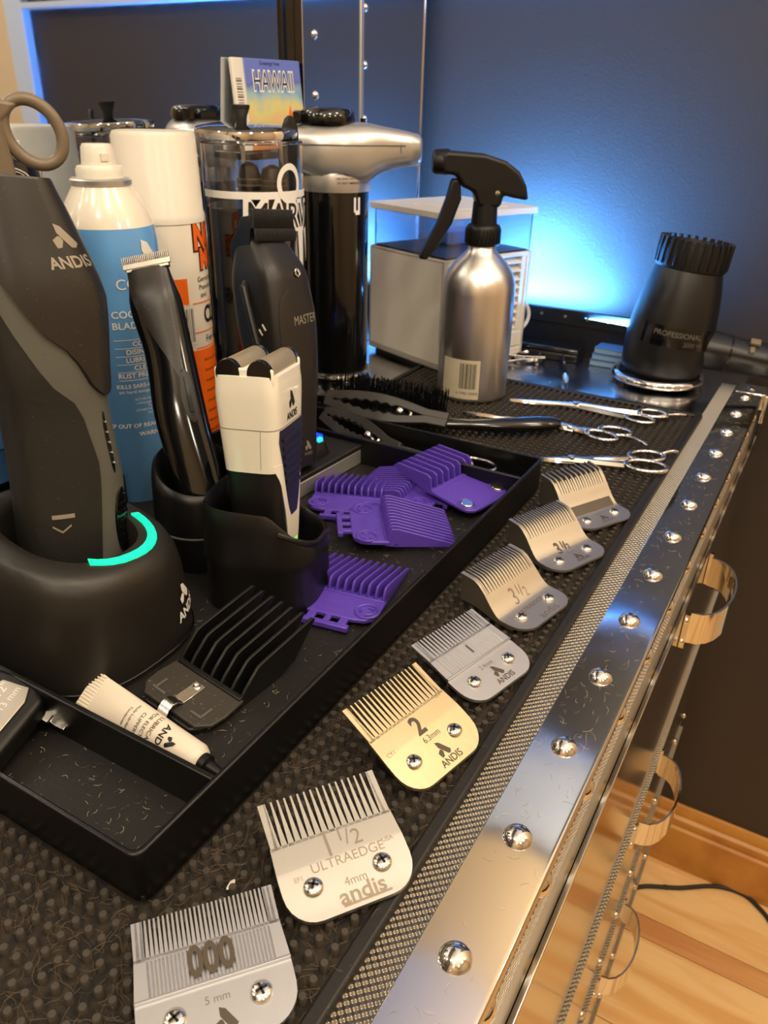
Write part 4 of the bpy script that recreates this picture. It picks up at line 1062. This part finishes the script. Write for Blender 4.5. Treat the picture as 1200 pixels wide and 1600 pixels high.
obj('grille_frame', MB().box(WR-14, WR-8, 1, 10, 30, H1-4).box(16, WR-8, 1, 8, 28, 33), 'white_plastic', bx_, bevel=.6)
tk = MB()
for a in (rrect(3, WR+1, 2, WL-2, 5), ):
    b = rrect(5, WR-1, 4, WL-4, 3.4)
    tk.loft([[(x, y, H1) for x, y in a], [(x, y, H2-7) for x, y in a], [(x, y, H2-7) for x, y in b], [(x, y, H1) for x, y in b], [(x, y, H1) for x, y in a]], False, False)
obj('water_tank', tk, 'tank_plastic', bx_, smooth=40)
obj('tank_floor', MB().box(6, WR-4, 5, WL-5, H1, H1+1.5), 'taupe_grey', bx_)
obj('lid', MB().prism(rrect(-2, WR+4, -2, WL+2, 7), H2-6, H2).prism(rrect(24, WR-24, 16, WL-40, 5), H2, H2+.8), 'white_plastic', bx_, bevel=1.2)
obj('blue_filter', MB().prism(rrect(60, 118, 60, 90, 8), H1+2, H1+16), 'led_blue' if False else 'blue_can', bx_, bevel=2, label='blue part seen through the tank')
obj('cable', MB().tube([(WR+2, 20, 26)]+[(WR+2+17*sin(a), 16-4*sin(a), 43-17*cos(a)) for a in rails(12, .2, pi-.2)]+[(WR+1, 16, 60)], 2.1, 8), 'white_plastic', bx_)

# ================================================================== SPRAY BOTTLE
sbt = thing('spray_bottle', 'brushed aluminium spray bottle with a black trigger head', 'spray bottle', (672, 286, 4.8))
bp = [(31, 0), (33, 1.5), (33.3, 4), (33.3, 98), (32.6, 106), (29.6, 115), (24, 123), (17, 129.5), (13, 133.5), (11.6, 138), (11.4, 142)]
obj('bottle_body', MB().lathe(bp, 64), 'alu_brushed', sbt, smooth=50)
sbs = Surf([(1, 0, 0, 33.3, 33.3, 2), (100, 0, 0, 33.3, 33.3, 2)])
can_label(sbs, sbt, 'sticker', 4, 41, 150, 215, 'sticker_pale', .15)
lt = MB()
q = 183.0
for i, wd in enumerate((1.2, .6, 1.6, .6, .6, 1.8, .8, .6, 1.4, .6, 1, 1.6, .6)):
    sbs.patch(lt, (14, 38), q, q+wd, 1, .3, 0); q += wd+1.1
sbs.text(lt, '6 17401 03502', 3.4, 196, 9.6, .3)
obj('barcode', lt, 'ink_black', sbt, smooth=0)
cp = MB().lathe([(14.6, 138), (15.2, 139), (15.2, 153), (14, 155), (11.5, 156), (11, 166), (10.6, 174)], 40)
obj('screw_collar', cp, 'black_plastic', sbt, smooth=40)
kn = MB()
for i in range(28): kn.box(14.9, 15.9, -.7, .7, 140, 152, RZ(i*360/28))
obj('collar_rib', kn, 'black_plastic', sbt, bevel=.2)
fd = Vector((-.52, .80, 0)).normalized()   # nozzle direction
fl_ = Vector((-fd.y, fd.x, 0)); tw = []
rot = Matrix((fd, fl_, Vector((0, 0, 1)))).transposed().to_4x4()
prof = [(-36, 176), (-33, 188), (-26, 199), (-14, 207), (4, 212), (20, 213), (38, 214), (41, 210), (41, 199), (38, 196), (28, 195), (22, 186), (12, 182), (8, 170), (-12, 170), (-14, 180), (-22, 178)]
mm = rot @ Matrix(((1, 0, 0, 0), (0, 0, 1, 0), (0, 1, 0, 0), (0, 0, 0, 1)))
obj('sprayer_head', MB().prism(prof, -10.5, 10.5, mm), 'black_plastic', sbt, bevel=3.2, seg=4)
obj('nozzle', MB().lathe([(10, 0), (10.4, 2), (9.6, 12), (8, 14)], 28, rot @ T(34, 0, 205) @ RY(90)), 'black_plastic', sbt, smooth=40)
obj('trigger', MB().prism([(24, 192), (31, 192), (35, 176), (42, 156), (52, 136), (57, 126), (50, 125), (40, 137), (29, 156), (22, 176)], -6.5, 6.5, mm), 'black_plastic', sbt, bevel=2, seg=3)
obj('pivot_screw', MB().lathe([(2.2, 0), (2, 1), (.1, 1.4)], 14, rot @ T(-8, 10.3, 182) @ RX(-90)).lathe([(2.2, 0), (2, 1), (.1, 1.4)], 14, rot @ T(-8, -10.3, 182) @ RX(90)), 'chrome', sbt)

# ================================================================== HAIR DRYER in ring
rg_ = thing('dryer_holder', 'chrome ring holder in the counter under the hair dryer', 'holder', (829, 143, 0))
obj('ring', MB().torus(43, 4.6, 64, 12, T(0, 0, 7.4)), 'chrome', rg_)
for a in (20, 140, 260): obj('ring_foot', MB().lathe([(4, 0), (4, 3.4)], 12, T(43*cos(radians(a)), 43*sin(radians(a)), 0)), 'black_rubber', rg_)
dax = Vector((.06, -.09, 1))
dr_ = thing('hair_dryer', 'matt black hair dryer standing nozzle down in the chrome ring', 'hair dryer', (829, 143, 5), frame(dax, (-.8, -.5, 0)))
dbp = [(34, 2), (38, 6), (40.5, 14), (42, 28), (42.4, 44), (41.6, 60), (39.4, 78), (36.6, 94), (33.4, 107), (31.6, 113)]
obj('barrel', MB().lathe(dbp, 64), 'black_satin', dr_, smooth=50)
obj('filter_cap', MB().lathe([(32.4, 111), (34, 112), (34.6, 127), (33.4, 135), (31, 136), (30, 130), (.1, 130)], 64), 'black_plastic', dr_, smooth=40)
c0 = obj('cap_rib', MB().box(31.2, 35.4, -1.7, 1.7, 114, 139), 'black_plastic', dr_, bevel=.5)
for i in range(1, 26): inst(c0, 'cap_rib', dr_, (0, 0, 0), (0, 0, 2*pi*i/26))
dsf = Surf([(2, 0, 0, 34, 34, 2), (14, 0, 0, 40.5, 40.5, 2), (44, 0, 0, 42.4, 42.4, 2), (60, 0, 0, 41.6, 41.6, 2), (78, 0, 0, 39.4, 39.4, 2), (112, 0, 0, 31.7, 31.7, 2)])
bd = MB(); dsf.patch(bd, rails(4, 40, 60), 205, 310, 20, .4, .4)
obj('gloss_band', bd, 'black_gloss', dr_, smooth=50)
lt = MB(); dsf.text(lt, 'PROFESSIONAL', 7, 258, 53, .6, 0, bold=.02); dsf.text(lt, '2000 W', 6, 280, 45, .6)
obj('lettering', lt, 'grey_plastic', dr_, smooth=0, fix=False)
# handle leaves the barrel to the right of the photo
hv = (Matrix.Rotation(0, 4, 'Z') @ Vector((.16, -1, -.09)).to_4d()).to_3d().normalized()
hr = frame(hv, (-.7, 0, 1)); inv = dr_.rotation_euler.to_matrix().to_4x4().inverted()
hm = inv @ T(0, 0, 38) @ hr
hs_ = Surf([(36, 0, 0, 17, 19, 3), (62, 0, 0, 15, 17, 3.2), (66, 0, 0, 14, 16, 3.2), (110, 0, 0, 14.5, 16, 3), (170, 0, 0, 13, 14, 3)])
hb = hs_.mesh(MB(), 40, 16); hb.v = [hm @ v for v in hb.v]
obj('handle', hb, 'black_satin', dr_, smooth=50)
gr2 = MB().loft([[hs_.p(360*i/40, z, 1.0) for i in range(40)] for z in (63, 65)]); gr2.v = [hm @ v for v in gr2.v]
obj('handle_joint', gr2, 'black_gloss', dr_, smooth=50)
for k, z in enumerate((84, 102)):
    sb_ = MB().box(-8, -1, -20, -14, z-5, z+5).box(2, 9, -19, -14, z-4, z+1); sb_.v = [hm @ v for v in sb_.v]
    obj('rocker_switch', sb_, 'grey_plastic' if k else 'taupe_plastic', dr_, bevel=1)

# ================================================================== SCISSORS
def scissors(label, tip, piv, r1, r2, tail, R1=11, R2=11, thick=3, z=5.2, m='scissor_steel', blade_w=4.2, open_=0, wavy=0):
    c = Vector((piv[0], piv[1], z))
    root = thing('barber_scissors', label, 'scissors', c, None, 'steel scissors spread on the mat')
    P = lambda p, dz=0: Vector((p[0], p[1], z+dz))-c
    def bar(a, b, w0, w1, z0, z1, mid=None):
        a, b = P(a), P(b); d = (b-a).normalized(); nn = Vector((-d.y, d.x, 0)); lp = []
        for t in rails(8, 0, 1):
            p = a.lerp(b, t); w = w0+(w1-w0)*t
            if mid: p = p+nn*mid*sin(pi*t)
            lp.append([p+nn*w+Vector((0, 0, z0)), p+nn*w*.5+Vector((0, 0, z1)), p-nn*w*.5+Vector((0, 0, z1)), p-nn*w+Vector((0, 0, z0))])
        return MB().loft(lp)
    td = (Vector((tip[0], tip[1]))-Vector((piv[0], piv[1]))).normalized(); tn = Vector((-td.y, td.x))
    tip2 = (tip[0]+tn.x*open_, tip[1]+tn.y*open_)
    obj('blade', bar(piv, tip, blade_w, .5, 0, 1.6), m, root, smooth=30)
    obj('blade', bar(piv, tip2, blade_w, .5, 1.6, 3.2), m, root, smooth=30)
    for k, (rr, RR) in enumerate(((r1, R1), (r2, R2))):
        d = (Vector((rr[0], rr[1]))-Vector((piv[0], piv[1]))); L0 = d.length; d.normalize()
        start = (rr[0]-d.x*RR, rr[1]-d.y*RR)
        obj('shank', bar(piv, start, blade_w*.9, thick*.9, .2+1.2*k, 2.8+1.2*k, wavy if k else -wavy), m, root, smooth=40)
        cc = P(rr, 2.2+1.2*k); pts = []
        ang = atan2(d.y, d.x)
        for i in range(28):
            a = 2*pi*i/28; q = Vector((RR*1.35*cos(a), RR*.92*sin(a), 0)); pts.append(cc+Matrix.Rotation(ang, 3, 'Z') @ q+d.to_3d()*0)
        obj('finger_ring', MB().tube(pts, thick*.62, 8, True), m, root, smooth=50)
    if tail:
        b = Vector((r1[0], r1[1])); d = (Vector(tail)-b).normalized(); s = b+d*R1*1.2
        q = [P((s.x+(tail[0]-s.x)*t, s.y+(tail[1]-s.y)*t), 2+sin(t*2.6)*2.2) for t in rails(6, 0, 1)]
        obj('finger_rest', MB().tube(q, [thick*.6, thick*.55, thick*.5, thick*.5, thick*.5, thick*.55, thick*.4], 8), m, root, smooth=50)
    obj('pivot_screw', MB().lathe([(3.4, 2.8), (3.2, 4.2), (2, 4.8), (.1, 5)], 18), 'chrome', root)
    return root
scissors('long slim scissors lying farthest back on the mat, near the dryer ring', (668, 244), (689, 186), (683, 126), (700, 118), (714, 92), 9.5, 9.5, open_=2)
scissors('scissors with curved wavy handles lying between the black brush handle and the mat border', (616, 267), (627, 196), (640, 136), (621, 143), (620, 104), 10, 10, open_=8, wavy=4)
scissors('scissors with two large oval rings, nearest the blades', (549, 172), (562, 149), (600, 100), (577, 95), (621, 80), 10.5, 11.5, open_=1, blade_w=4.6)
scissors('scissors lying in the end compartment of the tray with one ring showing', (485, 330), (485, 272), (487, 200), (480, 214), None, 12, 11, thick=2.4, z=16)

# ================================================================== HAIR BRUSH
hb_ = thing('hair_brush', 'black bristle brush with a long smooth black handle lying behind the tray', 'brush', (556, 312, 12), frame((0, 0, 1), (0, -1, 0)))
hd0, hd1 = Vector((-2, 52, 0)), Vector((8, -50, 0))
sec = []
path = [(-3, 58, 1, 6, 3), (-2, 50, 1, 14, 5), (0, 20, 2, 17, 6), (4, -20, 2, 17, 6), (7, -46, 2, 13, 5), (8, -56, 1.6, 7, 4.6), (14, -70, 1.4, 5.5, 4.8), (30, -95, 1.2, 8.6, 6), (50, -118, 1, 9.6, 6.2), (58, -128, 1, 8.6, 5.4), (62, -133, 1, 5, 3.6)]
for i, (x_, y_, z_, w, d) in enumerate(path):
    a = Vector(path[max(i-1, 0)][:3]); b = Vector(path[min(i+1, len(path)-1)][:3]); t = (b-a).normalized(); nn = Vector((-t.y, t.x, 0)).normalized()
    sec.append([Vector((x_, y_, z_))+nn*w*cos(2*pi*j/20)+Vector((0, 0, d*sin(2*pi*j/20))) for j in range(20)])
obj('brush_body', MB().loft(sec), 'black_gloss', hb_, smooth=60)
br = MB(); random.seed(3)
for r in range(-5, 6):
    for c in range(34):
        t = c/33; b = Vector((-2+9*t, 50-98*t, 5)); nn = Vector((1, .1, 0)); p = b+nn*r*2.9*(.6+.4*sin(pi*t))
        lean = Vector((r*.9+random.uniform(-1, 1), random.uniform(-1.2, 1.2), 25+random.uniform(-2, 2)-abs(r)*.8))
        br.tube([p, p+lean], [.55, .38], 4)
obj('bristle_tufts', br, 'black_gloss', hb_, kind='stuff', fix=False, smooth=0)

# ================================================================== SECTION CLIPS
def seg_clip(label, loc, rot, L_=92, m='clip_black', wide=1.25):
    root = thing('hair_clip', label, 'hair clip', loc, rot, 'black jaw clips behind the tray')
    for s in (0, 1):
        top = []; bot = []
        for i in range(25):
            x_ = L_*i/24; y_ = (5+4.5*sin(pi*min(1, x_/L_*1.2)))*wide
            tooth = (1.9 if (i % 2) else 0) if x_ < L_*.58 else 0
            top.append((x_, y_)); bot.append((x_, y_-5.5*wide-tooth))
        poly = top+bot[::-1]
        if s: poly = [(a, -b) for a, b in poly]
        obj('jaw', MB().prism(poly, -2.6+1.2*s, 2.6+1.2*s), m, root, bevel=.7)
    obj('pivot', MB().lathe([(2.6, -3.6), (2.6, 4.4), (1.6, 5.2), (.1, 5.4)], 16, T(L_*.62, 0, 0)), 'chrome', root)
    obj('spring', MB().tube([(L_*.62+9*cos(a), 5*sin(a), 0) for a in rails(12, -1.2, 1.2)], 1.2, 8), 'chrome_worn', root)
    return root
seg_clip('black jaw clip with zigzag teeth lying across the brush and tray wall', (506, 344, 36), RZ(-82) @ RX(52) @ RY(5), 104)
seg_clip('black jaw clip with wavy teeth leaning inside the tray end wall', (482, 330, 33), RZ(-108) @ RX(52) @ RY(16), 74, wide=1.15)
def metal_clip(label, loc, rot, L_=44):
    root = thing('hair_clip', label, 'hair clip', loc, rot, 'steel hair clips')
    for s in (-1, 1):
        obj('prong', MB().loft([[(x_, -w, s*zz-.5), (x_, w, s*zz-.5), (x_, w, s*zz+.5), (x_, -w, s*zz+.5)] for x_, w, zz in ((0, 1.4, .6), (L_*.5, 2.6, 1.6), (L_*.72, 4, 3), (L_, 4.6, 8*.6))], m=T(0, 0, 6)), 'chrome_worn', root, bevel=.2)
    obj('spring', MB().torus(3.4, 1, 20, 8, T(L_*.7, 0, 6) @ RX(90)), 'chrome', root)
    return root
metal_clip('steel hair clip lying beside the air cooler', (818, 262, 2), RZ(128) @ RX(30), 52)
metal_clip('steel hair clip lying behind the brush near the lather machine', (560, 372, 9), RZ(20) @ RX(20), 60)
rgc = thing('chrome_ring', 'small chrome ring lying on the counter beside the air cooler', 'ring', (826, 283, 2.2), RZ(0))
obj('ring_band', MB().torus(17, 2, 40, 10, T(0, 0, 2.2)), 'chrome', rgc)
obj('ring_stem', MB().tube([(-14, -10, 2.2), (-26, -18, 2.2)], 1.8, 8), 'chrome', rgc)
# pen, papers, black case
pe = thing('pen', 'dark pen with a silver grip lying on the metal counter', 'pen', (800, 234, 3.8), frame((-.93, -.36, .0), (0, 0, 1)))
obj('barrel', MB().lathe([(2.4, -50), (3.4, -46), (3.6, 0), (3.8, 22)], 20), 'navy_bottle', pe, smooth=40)
obj('grip', MB().lathe([(3.8, 22), (3.2, 36), (1.6, 44), (.8, 48)], 20, cap0=False), 'chrome', pe, smooth=40)
obj('pocket_clip', MB().box(-1, 1, -4.8, -3.6, -44, -12), 'chrome', pe, bevel=.3)
for k in range(3):
    q = thing('paper_booklet', ('bottom booklet of the blue lit stack by the dryer', 'middle booklet of the blue lit stack by the dryer', 'top booklet of the blue lit stack by the dryer')[k], 'booklet', (859+k*.8, 186-k*1.5, .4+6.6*k), RZ(2-k*2))
    obj('pages', MB().box(-13, 13, -34, 34, .6, 5.4), 'page_blue_lit', q); obj('cover', MB().box(-13.6, 13.6, -34.6, 34.6, 5.4, 6.2).box(-13.6, 13.6, -34.6, 34.6, 0, .6), 'cover_blue_lit', q, bevel=.2)
bcs = thing('black_case', 'flat glossy black case lying under the dark rail', 'case', (854, 280, 0), RZ(2))
obj('case_base', MB().box(-14, 14, -46, 50, 0, 9), 'black_satin', bcs, bevel=2); obj('case_top', MB().box(-14.4, 14.4, -46.4, 50.4, 9.4, 15), 'black_gloss', bcs, bevel=2)
bcd = thing('business_card', 'small white card leaning at the back beside the dryer', 'card', (862, 176, 21), frame((.25, 0, 1), (-1, 0, 0)))
obj('card_stock', MB().box(-14, 14, -.3, .3, 0, 12), 'card_white', bcd)
lt = MB(); flat_text(lt, 'BARBER', 4, T(0, -.4, 6) @ RX(90)); obj('lettering', lt, 'etch', bcd, smooth=0, fix=False)

# ================================================================== RING HANDLE TOOL + LITTLE BOTTLE (upper left)
bo = thing('dark_bottle', 'small dark blue bottle with a white ring label, at the left edge behind the clipper', 'bottle', (272, 384, 0))
obj('bottle_body', MB().lathe([(20, 0), (21, 3), (21, 216), (20, 222), (16, 225)], 40), 'navy_bottle', bo, smooth=40)
obj('bottle_cap', MB().lathe([(13, 224), (13, 231), (.1, 231)], 30), 'white_plastic', bo, smooth=40)
bos = Surf([(3, 0, 0, 21, 21, 2), (216, 0, 0, 21, 21, 2)])
lt = MB()
for r0_, r1_ in ((15.5, 14.8), (14, 13.6)): bos.wrap(lt, [(r*cos(2*pi*i/40), r*sin(2*pi*i/40)) for r in (r0_, r1_) for i in range(40)], [(i, (i+1) % 40, 40+(i+1) % 40, 40+i) for i in range(40)], 246, 205, .3)
bos.text(lt, '60', 15, 244, 207, .3, 0, bold=.02); bos.text(lt, 'OZ', 5, 252, 197, .3)
obj('lettering', lt, 'ink_white', bo, smooth=0, fix=False)
rh = thing('ring_shears', 'taupe handled shears standing upside down with one finger ring showing', 'shears', (262, 342, 100), frame((-.02, .02, 1), (-.62, -.78, 0)))
pts = []
for i in range(36):
    a = 2*pi*i/36; pts.append(((11.5*cos(a))*cos(.5)-(14.5*sin(a))*sin(.5)+6, 0, 136+(11.5*cos(a))*sin(.5)+14.5*sin(a)*cos(.5)))
obj('finger_ring', MB().tube(pts, 2.9, 12, True, flat=1.0), 'taupe_plastic', rh, smooth=60)
obj('handle_neck', MB().prism([(-16, 60), (-9, 60), (-5, 120), (-6, 141), (2, 148), (-10, 151), (-15, 138)], -4, 4, RX(90)), 'taupe_plastic', rh, bevel=2)
obj('second_handle', MB().prism([(-40, 60), (-20, 60), (-12, 128), (-16, 146), (-22, 166), (-40, 170)], -4, 4, RX(90)), 'taupe_grey', rh, bevel=2)
obj('blade', MB().prism([(-24, -96), (-18, -99), (-10, 62), (-26, 62)], -1.5, 1.5, RX(90)), 'scissor_steel', rh)

# ================================================================== POWER CORD on the floor
cord = thing('power_cord', 'black power cord curving over the wooden floor by the baseboard', 'cord', (880, -70, ZF))
cp_ = [(700, 60), (760, 58), (815, 52), (850, 34), (878, -16), (908, -60), (916, -96), (906, -120), (880, -145), (800, -190), (700, -260)]
fine = []
for i in range(len(cp_)-1):
    p0, p1, p2, p3 = [Vector(cp_[min(max(j, 0), len(cp_)-1)]) for j in (i-1, i, i+1, i+2)]
    for t in rails(6, 0, 1)[:-1]:
        q = .5*((2*p1)+(-p0+p2)*t+(2*p0-5*p1+4*p2-p3)*t*t+(-p0+3*p1-3*p2+p3)*t**3); fine.append((q.x, q.y, ZF+3.4))
mbc = MB().tube(fine, 3.2, 10); obj('cable', mbc, 'black_cord', cord, True, smooth=60)
obj('cable_tie', MB().torus(3.6, 1.2, 16, 6, T(*fine[22]) @ RY(90)), 'black_gloss', cord, True)

# ================================================================== HAIR CLIPPINGS (loose, uncountable)
def clippings(name, label, n, zone, m, lmin, lmax, wd, seed):
    random.seed(seed); mb = MB()
    for _ in range(n):
        p = zone()
        if p is None: continue
        x_, y_, z_ = p; a = random.uniform(0, 2*pi); L_ = random.uniform(lmin, lmax); b = random.uniform(-1.1, 1.1); q = []
        for k in range(4):
            t = k/3-.5; q.append(Vector((x_+cos(a+b*t)*L_*t, y_+sin(a+b*t)*L_*t, z_+random.uniform(0, .7))))
        vs2 = []; 
        for v in q: nn = Vector((-sin(a), cos(a), 0))*wd; vs2 += [v-nn, v+nn+Vector((0, 0, wd))]
        mb.add(vs2, [(0, 1, 3, 2), (2, 3, 5, 4), (4, 5, 7, 6)])
    o = obj(name, mb, m, None, fix=False, smooth=0, kind='stuff'); o['label'] = label; o['category'] = 'hair'; return o
def z_mat():
    x_ = random.uniform(20, 330)**1; y_ = random.uniform(84, 240)
    if 109 < x_ < 507 and y_ > 152: return None
    return x_, y_, random.uniform(1.3, 4.4)
def z_tray(): return random.uniform(114, 470), random.uniform(157, 260), 7.15
def z_top(): return random.uniform(60, 860)**1.0, random.uniform(42, 70), 1.55
clippings('hair_clippings', 'brown hair clippings caught among the mat nubs', 4600, z_mat, 'hair', 3, 10, .05, 1)
clippings('hair_clippings', 'pale hair clippings scattered on the tray floor', 1100, z_tray, 'hair_pale', .8, 3.6, .045, 2)
clippings('hair_clippings', 'short hair clippings scattered on the polished metal edge', 330, z_top, 'hair_pale', 1.5, 6, .05, 3)
chip = thing('white_chip', 'tiny white crumb lying on the mat between the nearest blades and the tray', 'crumb', (133, 134, 3.4), RZ(30))
obj('crumb', MB().loft([[(r*1.5*cos(2*pi*i/9+z), r*sin(2*pi*i/9), z) for i in range(9)] for r, z in ((.8, 0), (1.4, .8), (1.1, 1.8), (.4, 2.3))]), 'white_plastic', chip)
